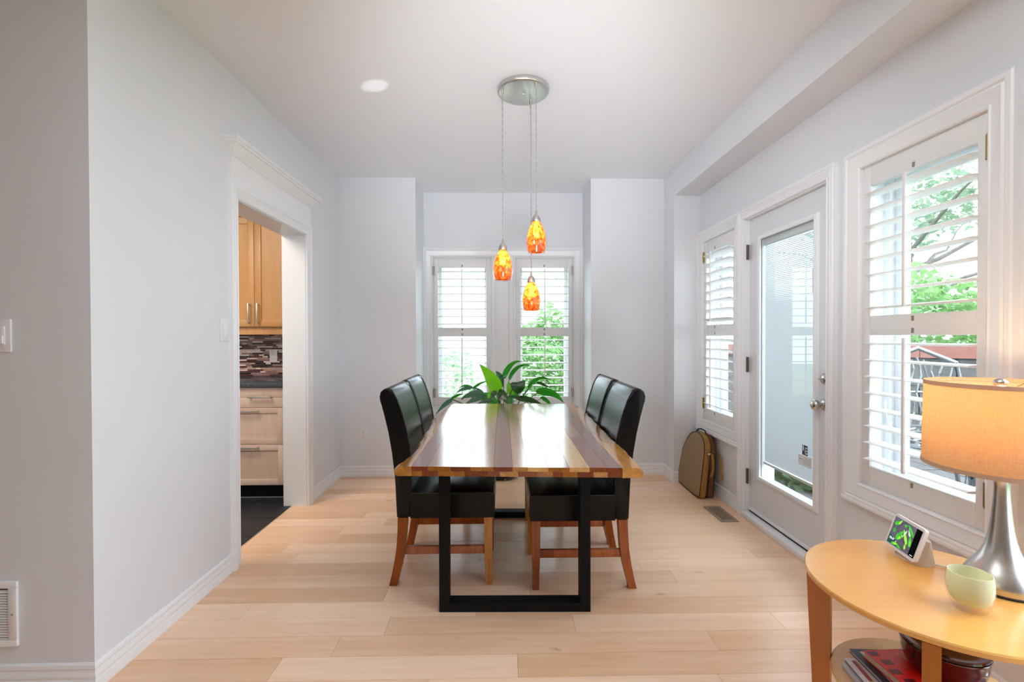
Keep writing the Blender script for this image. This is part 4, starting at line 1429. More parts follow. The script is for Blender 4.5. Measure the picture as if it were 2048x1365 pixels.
# ------------------------------------------------------------------ peace lily behind the table
LEAVES = [
 ([(-0.047, 4.12, 0.765), (-0.072, 4.1, 0.842), (-0.129, 4.08, 0.935), (-0.202, 4.02, 1.025)], 0.1226, 10, 'b'),
 ([(0.009, 4.2, 0.878), (0.032, 4.22, 0.943), (0.092, 4.24, 1.014), (0.184, 4.28, 1.028)], 0.0531, 35, 'm'),
 ([(0.057, 4.12, 0.872), (0.09, 4.14, 0.942), (0.156, 4.16, 0.996), (0.254, 4.2, 0.999)], 0.0404, 40, 'm'),
 ([(0.127, 3.98, 0.872), (0.13, 3.96, 0.843), (0.131, 3.96, 0.806), (0.13, 3.98, 0.766)], 0.1277, 0, 'd'),
 ([(0.081, 4.05, 0.738), (0.066, 4.06, 0.788), (0.056, 4.08, 0.831), (0.053, 4.1, 0.874)], 0.0607, 15, 'b'),
 ([(0.222, 4.0, 0.813), (0.256, 3.98, 0.872), (0.33, 3.96, 0.908), (0.413, 3.92, 0.883)], 0.0388, 35, 'm'),
 ([(0.302, 4.18, 0.849), (0.341, 4.18, 0.839), (0.385, 4.16, 0.821), (0.423, 4.14, 0.8)], 0.0263, 30, 'd'),
 ([(0.289, 3.92, 0.779), (0.347, 3.88, 0.802), (0.43, 3.85, 0.78), (0.503, 3.8, 0.711)], 0.0733, 25, 'm'),
 ([(0.316, 3.88, 0.74), (0.345, 3.86, 0.743), (0.38, 3.84, 0.715), (0.414, 3.82, 0.676)], 0.0364, 20, 'm'),
 ([(0.115, 3.9, 0.733), (0.181, 3.87, 0.743), (0.259, 3.84, 0.728), (0.328, 3.8, 0.703)], 0.0548, 25, 'd'),
 ([(0.048, 3.93, 0.754), (0.103, 3.9, 0.754), (0.162, 3.86, 0.738), (0.221, 3.82, 0.707)], 0.0276, 30, 't'),
 ([(-0.042, 3.95, 0.786), (-0.008, 3.92, 0.774), (0.023, 3.89, 0.741), (0.041, 3.85, 0.679)], 0.0802, 10, 'd'),
 ([(-0.272, 4.2, 0.793), (-0.233, 4.2, 0.82), (-0.187, 4.22, 0.844), (-0.128, 4.25, 0.854)], 0.0251, 35, 'm'),
 ([(-0.262, 4.14, 0.807), (-0.299, 4.12, 0.822), (-0.341, 4.08, 0.83), (-0.382, 4.04, 0.809)], 0.0233, 40, 'm'),
 ([(-0.162, 4.08, 0.758), (-0.193, 4.06, 0.789), (-0.235, 4.02, 0.816), (-0.272, 4.0, 0.825)], 0.0192, 40, 't'),
 ([(-0.259, 4.0, 0.825), (-0.308, 3.98, 0.821), (-0.355, 3.95, 0.809), (-0.396, 3.92, 0.779)], 0.0288, 35, 't'),
 ([(-0.158, 3.98, 0.764), (-0.213, 3.95, 0.778), (-0.285, 3.92, 0.769), (-0.352, 3.88, 0.738)], 0.0621, 30, 't'),
 ([(-0.168, 3.92, 0.75), (-0.216, 3.9, 0.744), (-0.264, 3.88, 0.725), (-0.323, 3.85, 0.699)], 0.046, 30, 't'),
 ([(-0.082, 3.9, 0.728), (-0.118, 3.88, 0.731), (-0.166, 3.86, 0.721), (-0.213, 3.84, 0.703)], 0.0366, 30, 'd'),
 ([(-0.067, 4.16, 0.777), (-0.093, 4.14, 0.76), (-0.115, 4.12, 0.73), (-0.124, 4.1, 0.694)], 0.0586, 20, 'b'),
 ([(-0.059, 4.06, 0.789), (-0.078, 4.04, 0.766), (-0.09, 4.02, 0.743), (-0.096, 4.0, 0.708)], 0.0445, 20, 'd'),
 ([(-0.424, 3.9, 0.742), (-0.456, 3.86, 0.717), (-0.497, 3.8, 0.684), (-0.539, 3.72, 0.632)], 0.0377, 30, 't'),
 ([(-0.439, 3.92, 0.739), (-0.404, 3.94, 0.755), (-0.368, 3.95, 0.769), (-0.335, 3.96, 0.771)], 0.0248, 35, 'm'),
 ([(-0.001, 4.22, 0.856), (-0.021, 4.22, 0.89), (-0.041, 4.22, 0.923), (-0.064, 4.22, 0.95)], 0.0598, 10, 't'),
 ([(-0.021, 4.2, 0.799), (-0.011, 4.22, 0.83), (-0.005, 4.24, 0.861), (0.005, 4.26, 0.906)], 0.0465, 20, 'd'),
 # lower leaves around the pot, mostly hidden by the table from the dining side
 ([(0.10, 4.08, 0.62), (0.20, 4.05, 0.64), (0.30, 4.02, 0.60), (0.36, 3.99, 0.52)], 0.07, 30, 'm'),
 ([(-0.10, 4.06, 0.60), (-0.20, 4.04, 0.62), (-0.30, 4.0, 0.58), (-0.37, 3.96, 0.50)], 0.07, 30, 'd'),
 ([(0.04, 4.30, 0.62), (0.08, 4.38, 0.68), (0.12, 4.45, 0.70), (0.16, 4.50, 0.66)], 0.08, 30, 'm'),
 ([(-0.06, 4.30, 0.62), (-0.12, 4.37, 0.68), (-0.20, 4.44, 0.70), (-0.27, 4.49, 0.66)], 0.08, 30, 'm'),
]
PC = (-0.02, 4.185)
plant = thing('potted_peace_lily', 'leafy peace lily in a black floor planter in front of the bay', 'plant', (PC[0], PC[1], 0))
m = MB().lathe([(0.100, 0.030), (0.118, 0.045), (0.135, 0.30), (0.142, 0.36), (0.146, 0.385), (0.140, 0.390), (0.134, 0.380), (0.130, 0.355)], (PC[0], PC[1], 0), 36, True, False)
obj('planter', m, M_POT_BL, plant, smooth=50)
m = MB().lathe([(0.12, 0.018), (0.15, 0.020), (0.156, 0.030), (0.150, 0.034), (0.12, 0.032)], (PC[0], PC[1], 0), 36)
obj('saucer', m, M_POT_BL, plant, smooth=50)
for a in (0.3, 1.87, 3.44, 5.01):
    m = MB().lathe([(0.012, 0.0), (0.012, 0.020)], (PC[0] + 0.125 * cos(a), PC[1] + 0.125 * sin(a), 0), 12)
    obj('foot', m, M_GREY, plant)
obj('soil', MB().lathe([(0.131, 0.345), (0.131, 0.356), (0.08, 0.362), (0.001, 0.364)], (PC[0], PC[1], 0), 24, True, False), M_SOIL, plant)
def bez(P, t_):
    a, b, c, d = P
    u = 1 - t_
    # Catmull-like cubic through four points: Lagrange on 0,1/3,2/3,1
    l0 = -4.5 * (t_ - 1 / 3) * (t_ - 2 / 3) * (t_ - 1)
    l1 = 13.5 * t_ * (t_ - 2 / 3) * (t_ - 1)
    l2 = -13.5 * t_ * (t_ - 1 / 3) * (t_ - 1)
    l3 = 4.5 * t_ * (t_ - 1 / 3) * (t_ - 2 / 3)
    return a * l0 + b * l1 + c * l2 + d * l3
rl = random.Random(5)
for pts, w, roll, shade in LEAVES:
    P = [Vector(p) for p in pts]
    n = 14
    vs, fs = [], []
    spine = []
    for i in range(n + 1):
        t_ = i / n
        p = bez(P, t_)
        tg = (bez(P, min(1, t_ + 0.02)) - bez(P, max(0, t_ - 0.02))).normalized()
        side = tg.cross(Vector((0, -1, 0)))
        if side.length < 0.05:
            side = Vector((1, 0, 0))
        side.normalize()
        dep = tg.cross(side).normalized()
        r_ = radians(roll)
        heart = shade == 'd' and roll == 0
        ww = w / 2 / max(cos(r_), 0.5) * ((sin(pi * min(1, t_ ** 0.62)) ** 0.9) if not heart else (1.0 - t_ ** 3.0) * min(1, 0.72 + t_ * 3))
        wave = 0.004 * sin(t_ * 17 + roll)
        for k_, f_ in enumerate((-1, -0.55, 0, 0.55, 1)):
            fold = abs(f_) * ww * (0.30 + 0.10 * (k_ % 2))
            tw = r_ if f_ > 0 else -r_ * 0.6
            q = p + (side * cos(r_) + dep * sin(r_)) * (ww * f_) - dep * fold * 0.55 + dep * wave * f_
            vs.append(q)
        spine.append(p + dep * 0.0012)
    for i in range(n):
        for k_ in range(4):
            fs.append((i * 5 + k_, i * 5 + k_ + 1, (i + 1) * 5 + k_ + 1, (i + 1) * 5 + k_))
    lf = obj('leaf', MB().add(vs, fs), M_LEAF[shade], plant, smooth=180)
    obj('midrib', MB().tube(spine, [0.0022 * (1 - 0.8 * i / n) for i in range(n + 1)], 5), M_VEIN if shade in 'bd' else M_STEM, lf)
    base = Vector((PC[0] + rl.uniform(-0.05, 0.05), PC[1] + rl.uniform(-0.05, 0.05), 0.36))
    mid = base.lerp(P[0], 0.55)
    mid.z = max(mid.z, base.z + (P[0].z - base.z) * 0.8)
    sp = [base.lerp(mid, i / 5).lerp(mid.lerp(P[0], i / 5), i / 5) for i in range(6)]
    obj('petiole', MB().tube(sp, [0.005 - 0.0005 * i for i in range(6)], 6), M_STEM, lf)

# ------------------------------------------------------------------ side table
SC = (1.216, 1.292)
sd = thing('side_table', 'round two-tier beech side table in the right foreground', 'table', (SC[0], SC[1], 0))
obj('tabletop', MB().lathe([(0.300, 0.532), (0.305, 0.535), (0.306, 0.546), (0.303, 0.550), (0.001, 0.550)], (SC[0], SC[1], 0), 96), M_SIDEWOOD, sd, smooth=40)
obj('shelf', MB().lathe([(0.232, 0.230), (0.235, 0.233), (0.235, 0.247), (0.232, 0.250), (0.001, 0.250)], (SC[0], SC[1], 0), 80), M_SIDESHELF, sd, smooth=40)
for a in (137, 227, 317, 47):
    ca, sa = cos(radians(a)), sin(radians(a))
    m = MB()
    prof = [(0.236, 0.0), (0.279, 0.0), (0.287, 0.20), (0.297, 0.40), (0.302, 0.532), (0.236, 0.532)]
    hh = 0.0175
    n = len(prof)
    vs = [(SC[0] + r * ca - s_ * hh * sa, SC[1] + r * sa + s_ * hh * ca, z) for s_ in (-1, 1) for r, z in prof]
    m.add(vs, [tuple(range(n)), tuple(range(2 * n - 1, n - 1, -1))] + [(i, (i + 1) % n, n + (i + 1) % n, n + i) for i in range(n)])
    obj('leg', m, M_SIDELEG, sd, smooth=0)

# table lamp
LC = (1.404, 1.278)
lamp = thing('table_lamp', 'lit table lamp with linen drum shade on the side table', 'lamp', (LC[0], LC[1], 0.55))
z0 = 0.55
m = MB().lathe([(0.080, 0.0005), (0.083, 0.002), (0.083, 0.005), (0.080, 0.006)], (LC[0], LC[1], z0), 48)
obj('foot', m, M_RUBBER_SHADE, lamp)
prof = [(0.081, 0.006), (0.083, 0.012), (0.0835, 0.020), (0.082, 0.030), (0.076, 0.044), (0.066, 0.060), (0.055, 0.076), (0.045, 0.094), (0.037, 0.114), (0.031, 0.138), (0.0265, 0.165), (0.0230, 0.195), (0.0200, 0.230), (0.0178, 0.262), (0.0172, 0.285), (0.0190, 0.300), (0.0235, 0.312), (0.0285, 0.320), (0.0285, 0.323), (0.010, 0.324)]
obj('base', MB().lathe(prof, (LC[0], LC[1], z0), 56), M_STEEL, lamp, smooth=60, label='brushed metal gourd-shaped lamp base')
obj('socket', MB().lathe([(0.012, 0.323), (0.012, 0.36), (0.018, 0.362), (0.018, 0.42), (0.014, 0.425)], (LC[0], LC[1], z0), 20), M_BRASS, lamp)
obj('bulb', MB().lathe([(0.013, 0.425), (0.016, 0.44), (0.028, 0.465), (0.030, 0.482), (0.024, 0.502), (0.010, 0.513), (0.001, 0.514)], (LC[0], LC[1], z0), 24), M_BULB2, lamp, smooth=180)
SX, SY = LC[0] - 0.006, LC[1]
zs0, zs1 = 0.887, 1.130
sh = obj('lamp_shade', MB().lathe([(0.168, zs0), (0.1655, (zs0 + zs1) / 2), (0.163, zs1)], (SX, SY, 0), 72, False, False), M_SHADE, lamp, smooth=180, label='warm linen drum lamp shade')
for za, zb in ((zs0 - 0.001, zs0 + 0.011), (zs1 - 0.011, zs1 + 0.001)):
    r_ = 0.1685 if za < 1 else 0.1635
    obj('shade_trim', MB().lathe([(r_ - 0.002, za), (r_ + 0.0008, za), (r_ + 0.0008, zb), (r_ - 0.002, zb)], (SX, SY, 0), 72, False, False), M_SHADETRIM, sh, smooth=30)
m = MB()
for a in (0.4, 0.4 + 2 * pi / 3, 0.4 + 4 * pi / 3):
    m.tube([(SX, SY, zs1 - 0.025), (SX + 0.08 * cos(a), SY + 0.08 * sin(a), zs1 - 0.022), (SX + 0.163 * cos(a), SY + 0.163 * sin(a), zs1 - 0.006)], 0.0018, 6)
obj('spider', m, M_BRASS, lamp)
m = MB()
for s_ in (-1, 1):
    m.tube([(LC[0], LC[1] + s_ * 0.012, z0 + 0.34), (LC[0], LC[1] + s_ * 0.05, z0 + 0.40), (LC[0], LC[1] + s_ * 0.055, z0 + 0.48), (SX, SY + s_ * 0.012, zs1 - 0.03), (SX, SY, zs1 - 0.026)], 0.0018, 6)
obj('harp', m, M_BRASS, lamp)
m = MB().lathe([(0.005, -0.026), (0.006, -0.014), (0.013, -0.012), (0.0165, -0.004), (0.0165, 0.001), (0.012, 0.008), (0.004, 0.011), (0.001, 0.0112)], (SX, SY, zs1), 24)
obj('finial', m, M_NICKEL, lamp, smooth=60)
l = bpy.data.lights.new('lamp_bulb', 'POINT')
l.energy = 2.3
l.color = (1.0, 0.66, 0.34)
l.shadow_soft_size = 0.03
lo_ = bpy.data.objects.new('lamp_bulb_light', l)
C.objects.link(lo_)
lo_.parent = lamp
lo_.location = (-0.0, 0, 0.535)

# votive candle holder
VC = (1.210, 1.177)
vt = thing('votive_holder', 'pale green glass votive holder with clear thick foot on the side table', 'candle holder', (VC[0], VC[1], 0.55))
outer = [(0.028, 0.0005), (0.033, 0.003), (0.037, 0.012), (0.043, 0.026), (0.0475, 0.044), (0.0490, 0.062), (0.0480, 0.080), (0.0455, 0.096), (0.0450, 0.0985)]
obj('clear_shell', MB().lathe([(0.001, 0.0005)] + outer, (VC[0], VC[1], 0.55), 48, False, False), M_CLEAR, vt, smooth=180)
inn = [(0.001, 0.016), (0.020, 0.017), (0.032, 0.021), (0.040, 0.030), (0.0450, 0.046), (0.0468, 0.063), (0.0460, 0.080), (0.0440, 0.097), (0.0425, 0.097), (0.0440, 0.080), (0.0445, 0.063), (0.0425, 0.046), (0.036, 0.034), (0.020, 0.026), (0.001, 0.025)]
obj('green_glass', MB().lathe(inn, (VC[0], VC[1], 0.55), 48, False, False), M_VOTIVE, vt, smooth=60)

# smart display
P0, P1 = Vector((1.282, 1.534, 0.566)), Vector((1.253, 1.390, 0.566))
ux = (P1 - P0).normalized()
nb = Vector((-ux.y, ux.x, 0))          # away from the viewer, towards the wall
La = radians(18)
uz = (Vector((0, 0, 1)) * cos(La) + nb * sin(La)).normalized()
un = -(nb * cos(La) - Vector((0, 0, 1)) * sin(La)).normalized()   # screen normal
wd, hd = 0.1469, 0.108
mid = P0 + ux * wd / 2
hub = thing('smart_display', 'small white smart display showing a green leaf photo on the side table', 'smart display', (mid.x, mid.y, 0.55))
def pane_local(a0, a1, b0, b1, d0, d1, r=0.0):
    """slab on the display plane: a along width, b up, d out of the screen."""
    mb = MB()
    pts = []
    if r:
        for ca_, cb_, st_ in ((a1 - r, b1 - r, 0), (a0 + r, b1 - r, 90), (a0 + r, b0 + r, 180), (a1 - r, b0 + r, 270)):
            for q in range(5):
                an = radians(st_ + 22.5 * q)
                pts.append((ca_ + r * cos(an), cb_ + r * sin(an)))
    else:
        pts = [(a0, b0), (a1, b0), (a1, b1), (a0, b1)]
    n = len(pts)
    vs = [P0 + ux * a + uz * b + un * d for d in (d0, d1) for a, b in pts]
    mb.add(vs, [tuple(range(n)), tuple(range(2 * n - 1, n - 1, -1))] + [(i, (i + 1) % n, n + (i + 1) % n, n + i) for i in range(n)])
    return mb
obj('body', pane_local(0, wd, 0, hd, -0.010, 0.0, 0.010), M_WHITEPL, hub)
scr = obj('screen', pane_local(0.009, wd - 0.009, 0.010, hd - 0.009, -0.001, 0.0006), M_SCREENBLACK, hub, smooth=0)
def emat(name, col, s_=0.9):
    return pmat(name, (0.0, 0.0, 0.0), 0.3, emit=col, estr=s_)
E_BG = emat('screen_violet_grey', (0.075, 0.062, 0.085))
E_DK = emat('screen_dark_green', (0.006, 0.045, 0.030))
E_G1 = emat('screen_green', (0.03, 0.36, 0.02))
E_G2 = emat('screen_lime', (0.26, 0.62, 0.03))
E_G3 = emat('screen_pale', (0.50, 0.62, 0.42))
E_LN = emat('screen_line', (0.012, 0.010, 0.014))
E_W = emat('screen_white', (0.75, 0.80, 0.80))
sa0, sa1, sb0, sb1 = 0.009, wd - 0.009, 0.010, hd - 0.009
obj('picture', pane_local(sa0, sa0 + 0.104, sb0, sb1, 0.0006, 0.0008), E_BG, scr, smooth=0)
def shape(pts, mat, d, name):
    vs = [P0 + ux * (sa0 + a) + uz * (sb0 + b) + un * d for a, b in pts]
    obj(name, MB().add(vs, [tuple(range(len(pts)))]), mat, scr, smooth=0)
shape([(0, 0), (0.060, 0), (0.040, 0.016), (0.0, 0.030)], E_DK, 0.0010, 'picture_patch')
for (a, b, ln, wd_, an, mt) in ((0.070, 0.045, 0.050, 0.010, 130, E_G2), (0.045, 0.040, 0.040, 0.018, 60, E_G1), (0.052, 0.036, 0.030, 0.008, 45, E_G2), (0.085, 0.070, 0.044, 0.012, 140, E_G1),
                               (0.080, 0.066, 0.030, 0.008, 120, E_G3), (0.095, 0.040, 0.034, 0.012, 110, E_G1), (0.096, 0.036, 0.024, 0.007, 105, E_G2), (0.020, 0.072, 0.030, 0.012, 30, E_G1),
                               (0.030, 0.078, 0.020, 0.007, 60, E_G2), (0.016, 0.048, 0.020, 0.010, 70, E_G1), (0.040, 0.008, 0.022, 0.008, 10, E_G2), (0.058, 0.006, 0.022, 0.009, -10, E_G1), (0.030, 0.006, 0.020, 0.008, 20, E_G1),
                               (0.082, 0.020, 0.024, 0.008, 100, E_G2), (0.066, 0.056, 0.022, 0.006, 70, E_G3), (0.060, 0.078, 0.018, 0.008, 20, E_G1)):
    ca_, sa_ = cos(radians(an)), sin(radians(an))
    pts = []
    for q in range(12):
        t_ = 2 * pi * q / 12
        x, y = ln / 2 * cos(t_), wd_ / 2 * sin(t_) * (1 - 0.4 * cos(t_))
        pts.append((min(0.104, max(0, a + x * ca_ - y * sa_)), min(sb1 - sb0, max(0, b + x * sa_ + y * ca_))))
    shape(pts, mt, 0.0012 + 0.00002 * a, 'picture_leaf')
for (a0_, b0_, a1_, b1_) in ((0.0, 0.028, 0.050, 0.089), (0.022, 0.020, 0.075, 0.006), (0.028, 0.052, 0.104, 0.010), (0.050, 0.089, 0.104, 0.052), (0.0, 0.064, 0.020, 0.052)):
    dx, dy = a1_ - a0_, b1_ - b0_
    ll = math.hypot(dx, dy)
    nx, ny = -dy / ll * 0.0009, dx / ll * 0.0009
    shape([(a0_ + nx, max(0, b0_ + ny)), (a1_ + nx, b1_ + ny), (a1_ - nx, b1_ - ny), (a0_ - nx, max(0, b0_ - ny))], E_LN, 0.0015, 'picture_line')
shape([(0.112, 0.004), (0.124, 0.004), (0.124, 0.0055), (0.112, 0.0055)], E_W, 0.0012, 'screen_bar')
tm = text_mesh('10:47', 0.011)
tm.materials.clear()
tm.materials.append(E_W)
o = bpy.data.objects.new('clock_digits', tm)
C.objects.link(o)
o.parent = scr
R = Matrix((ux, uz, un)).transposed().to_4x4()
R.translation = P0 + ux * (sa0 + 0.005) + uz * (sb0 + 0.014) + un * 0.0014 - Vector((mid.x, mid.y, 0.55))
o.matrix_local = R
tm = text_mesh('AM', 0.0045)
tm.materials.clear()
tm.materials.append(E_W)
o = bpy.data.objects.new('clock_digits', tm)
C.objects.link(o)
o.parent = scr
R = R.copy()
R.translation = P0 + ux * (sa0 + 0.036) + uz * (sb0 + 0.0135) + un * 0.0014 - Vector((mid.x, mid.y, 0.55))
o.matrix_local = R
# fabric stand: oval foot rising to the back of the panel
mb = MB()
rings = []
n = 28
for i in range(7):
    t_ = i / 6
    cz = 0.5505 + 0.070 * t_
    cc = P0 + ux * wd / 2 + nb * (0.046 * (1 - t_) + 0.062 * t_) 
    ra, rb = 0.062 * (1 - t_) + 0.045 * t_, 0.044 * (1 - t_) + 0.012 * t_
    rings.append([(cc + ux * ra * cos(2 * pi * q / n) + nb * rb * sin(2 * pi * q / n)).to_tuple()[:2] + (cz,) for q in range(n)])
vs = [v for r_ in rings for v in r_]
fs = [(i * n + q, i * n + (q + 1) % n, (i + 1) * n + (q + 1) % n, (i + 1) * n + q) for i in range(6) for q in range(n)]
fs += [tuple(range(n))[::-1], tuple(range(6 * n, 7 * n))]
obj('stand', mb.add(vs, fs), M_GREYFAB, hub, smooth=50)
cb = P0 + ux * wd * 0.75 + nb * 0.078
m = MB().tube([(cb.x - 0.02, cb.y + 0.0, 0.556), (cb.x, cb.y - 0.01, 0.555), (cb.x + 0.02, cb.y - 0.03, 0.5535), (cb.x + 0.03, cb.y - 0.055, 0.5535)], 0.0026, 8)
obj('power_cord', m, M_WHITEPL, hub)

# reading matter on the lower shelf
def slab(mb, c, w, h, ang, z0, z1, bev=0.0):
    """rectangle with corner c, w along ang, h along ang-90 (towards the viewer)."""
    a = radians(ang)
    u, v = Vector((cos(a), sin(a))), Vector((sin(a), -cos(a)))
    p = [Vector(c), Vector(c) + u * w, Vector(c) + u * w + v * h, Vector(c) + v * h]
    mb.prism([q.to_tuple() for q in p], z0, z1, 'z', bev)
    return mb
def strip(c, w, h, ang, da, db, ww, hh, z, mat, parent, name='cover_print'):
    a = radians(ang)
    u, v = Vector((cos(a), sin(a))), Vector((sin(a), -cos(a)))
    s_ = Vector(c) + u * da + v * db
    return obj(name, slab(MB(), s_.to_tuple(), ww, hh, ang, z, z + 0.0004), mat, parent, smooth=0)
def book(name, label, c, w, h, ang, z0, th, cover, pages, cat='book', overh=0.003):
    t = thing(name, label, cat, (c[0], c[1], z0))
    a = radians(ang)
    u, v = Vector((cos(a), sin(a))), Vector((sin(a), -cos(a)))
    ci = Vector(c) + u * overh + v * overh
    obj('pages', slab(MB(), ci.to_tuple(), w - 2 * overh, h - 2 * overh, ang, z0 + 0.0008, z0 + th - 0.0008), pages, t, smooth=0)
    ct = max(0.0006, min(0.0016, th * 0.1))
    obj('back_cover', slab(MB(), c, w, h, ang, z0, z0 + ct), cover, t, smooth=0)
    fc = obj('front_cover', slab(MB(), c, w, h, ang, z0 + th - ct, z0 + th), cover, t, smooth=0)
    return t, fc
c1 = (1.037, 1.398)
t, fc = book('magazine', 'white magazine at the bottom of the stack on the lower shelf', c1, 0.24, 0.245, -12, 0.2505, 0.008, M_WHITEPAPER, M_WHITEPAPER, 'magazine')
strip(c1, 0, 0, -12, 0.018, 0.02, 0.006, 0.022, 0.2586, M_NAVY, fc)
strip(c1, 0, 0, -12, 0.022, 0.055, 0.002, 0.16, 0.2586, M_GREY, fc)
c2 = (1.045, 1.402)
t, fc = book('magazine', 'glossy magazine with a red and blue spine stripe, second in the stack', c2, 0.23, 0.25, -8, 0.2590, 0.012, M_WHITEPAPER, M_GREY, 'magazine')
strip(c2, 0, 0, -8, 0.016, 0.012, 0.012, 0.085, 0.2711, M_DKRED, fc)
strip(c2, 0, 0, -8, 0.016, 0.097, 0.012, 0.018, 0.2711, M_LIME, fc)
strip(c2, 0, 0, -8, 0.016, 0.115, 0.012, 0.09, 0.2711, M_BLUEP, fc)
c3 = (1.082, 1.426)
t, fc = book('picture_book', 'flat black-bordered book under the red book', c3, 0.22, 0.25, -4, 0.2715, 0.010, M_NAVY, M_WHITEPAPER, 'book', 0.002)
strip(c3, 0, 0, -4, 0.022, 0.012, 0.07, 0.15, 0.2816, M_WHITEPAPER, fc)
strip(c3, 0, 0, -4, 0.100, 0.004, 0.030, 0.05, 0.2816, M_BLUEP, fc)
strip(c3, 0, 0, -4, 0.140, 0.004, 0.030, 0.05, 0.2816, M_GREY, fc)
c4 = (1.094, 1.386)
t, fc = book('red_book', 'thick red paperback with maroon pattern under the brown casserole', c4, 0.235, 0.25, 2, 0.2820, 0.021, M_RED, M_PAPER)
zt = 0.3031
for i in range(6):
    strip(c4, 0, 0, 2, 0.004 + 0.010 * (i % 2), 0.006 + i * 0.038, 0.030, 0.020, zt, M_MAROON, fc)
for i in range(7):
    strip(c4, 0, 0, 2, 0.175 + 0.012 * (i % 3), 0.004 + i * 0.034, 0.044, 0.022, zt, M_MAROON, fc)
tm = text_mesh('SHEREK', 0.013)
tm.materials.clear()
tm.materials.append(M_GOLD)
o = bpy.data.objects.new('cover_title', tm)
C.objects.link(o)
o.parent = fc
o.location = Vector((c4[0] + 0.085, c4[1] - 0.016, zt + 0.0001)) - Vector((c4[0], c4[1], 0.2820))
o.rotation_euler = (0, 0, radians(-72))

# brown casserole
GC = (1.262, 1.302)
t = thing('casserole', 'dark brown glazed lidded casserole on the red book', 'pot', (GC[0], GC[1], 0.3036))
m = MB().lathe([(0.072, 0.0), (0.080, 0.002), (0.088, 0.012), (0.094, 0.030), (0.097, 0.050), (0.098, 0.066), (0.100, 0.070), (0.100, 0.074), (0.094, 0.074)], (GC[0], GC[1], 0.3036), 56)
obj('pot_body', m, M_CERAMIC, t, smooth=50)
m = MB().lathe([(0.098, 0.0745), (0.101, 0.078), (0.100, 0.083), (0.093, 0.084), (0.088, 0.081), (0.076, 0.084), (0.050, 0.093), (0.022, 0.098), (0.014, 0.102), (0.012, 0.110), (0.020, 0.117), (0.022, 0.123), (0.014, 0.128), (0.001, 0.129)], (GC[0], GC[1], 0.3036), 56)
obj('lid', m, M_CERAMIC, t, smooth=50)

# ------------------------------------------------------------------ folded padded seat leaning on the wall
fs_ = thing('folded_stadium_seat', 'tan canvas padded folding seat leaning on the wall by the door', 'seat cushion', (1.58, 3.78, 0))
def pad(xb, thick, hgt, lean, name, face_mat, side_mat, yo=0.0, sc_=1.0):
    """D-shaped pad in a leaning plane: local s = height along the pad, y = along the wall."""
    out = []
    base = [(3.545, 0.02), (3.575, 0.0), (3.76, -0.002), (3.95, 0.006), (4.035, 0.030), (4.050, 0.055), (4.025, 0.140), (3.985, 0.250), (3.935, 0.350), (3.885, 0.415), (3.830, 0.455), (3.760, 0.478), (3.690, 0.478), (3.625, 0.455), (3.580, 0.410), (3.560, 0.340), (3.552, 0.200), (3.545, 0.080)]
    c = (3.78, 0.22)
    base = [((y - c[0]) * sc_ + c[0] + yo, (s_ - c[1]) * sc_ + c[1]) for y, s_ in base]
    smin = min(s_ for _, s_ in base)
    base = [(y, s_ - smin) for y, s_ in base]
    # smooth outline
    P_ = []
    n_ = len(base)
    for i in range(n_):
        a, b, c_, d = [Vector(base[(i + q) % n_]) for q in (-1, 0, 1, 2)]
        for k_ in range(3):
            t_ = k_ / 3
            P_.append(0.5 * ((2 * b) + (c_ - a) * t_ + (2 * a - 5 * b + 4 * c_ - d) * t_ ** 2 + (3 * b - a - 3 * c_ + d) * t_ ** 3))
    cl, sl_ = cos(lean), sin(lean)
    def M(y, s_, d):
        return (xb + s_ * sl_ + d * cl, y, max(0.001, s_ * cl - d * sl_ + thick * sl_))
    n = len(P_)
    cen = sum(P_, Vector((0, 0))) / n
    rings = []
    mb = MB()
    vs, fs = [], []
    prof = [(0.0, -0.012), (0.5, -0.011), (0.85, -0.007), (0.97, -0.001)]
    for f_, d in prof:
        for q in P_:
            w_ = cen.lerp(q, max(f_, 0.001))
            vs.append(M(w_.x, w_.y, d))
    for i in range(len(prof) - 1):
        for q in range(n):
            q2 = (q + 1) % n
            fs.append((i * n + q, i * n + q2, (i + 1) * n + q2, (i + 1) * n + q))
    o1 = obj(name, mb.add(vs, fs), face_mat, fs_, smooth=60)
    mb = MB()
    vs, fs = [], []
    prof = [(0.97, -0.001), (1.0, 0.004), (1.0, thick - 0.004), (0.97, thick), (0.01, thick)]
    for f_, d in prof:
        for q in P_:
            w_ = cen.lerp(q, f_)
            vs.append(M(w_.x, w_.y, d))
    for i in range(len(prof) - 1):
        for q in range(n):
            q2 = (q + 1) % n
            fs.append((i * n + q, i * n + q2, (i + 1) * n + q2, (i + 1) * n + q))
    obj('gusset', mb.add(vs, fs), side_mat, o1, smooth=60)
    for d in (0.001, thick - 0.002):
        loop = [M(cen.lerp(q, 0.995).x, cen.lerp(q, 0.995).y, d) for q in P_]
        obj('piping', MB().tube(loop + [loop[0]], 0.0032, 6, False), M_DARKCLOTH, o1)
    return M
Mf = pad(1.508, 0.052, 0.47, radians(8), 'seat_pad', M_TAN, M_OCHRE)
Mb = pad(1.580, 0.046, 0.45, radians(5), 'back_pad', M_OCHRE, M_OCHRED, 0.010, 0.97)
m = MB().tube([Mf(3.80, 0.470, 0.02), Mf(3.79, 0.500, 0.03), Mf(3.76, 0.508, 0.04), Mf(3.73, 0.500, 0.06), Mf(3.72, 0.470, 0.07)], 0.005, 8)
obj('carry_handle', m, M_DARKCLOTH, fs_)
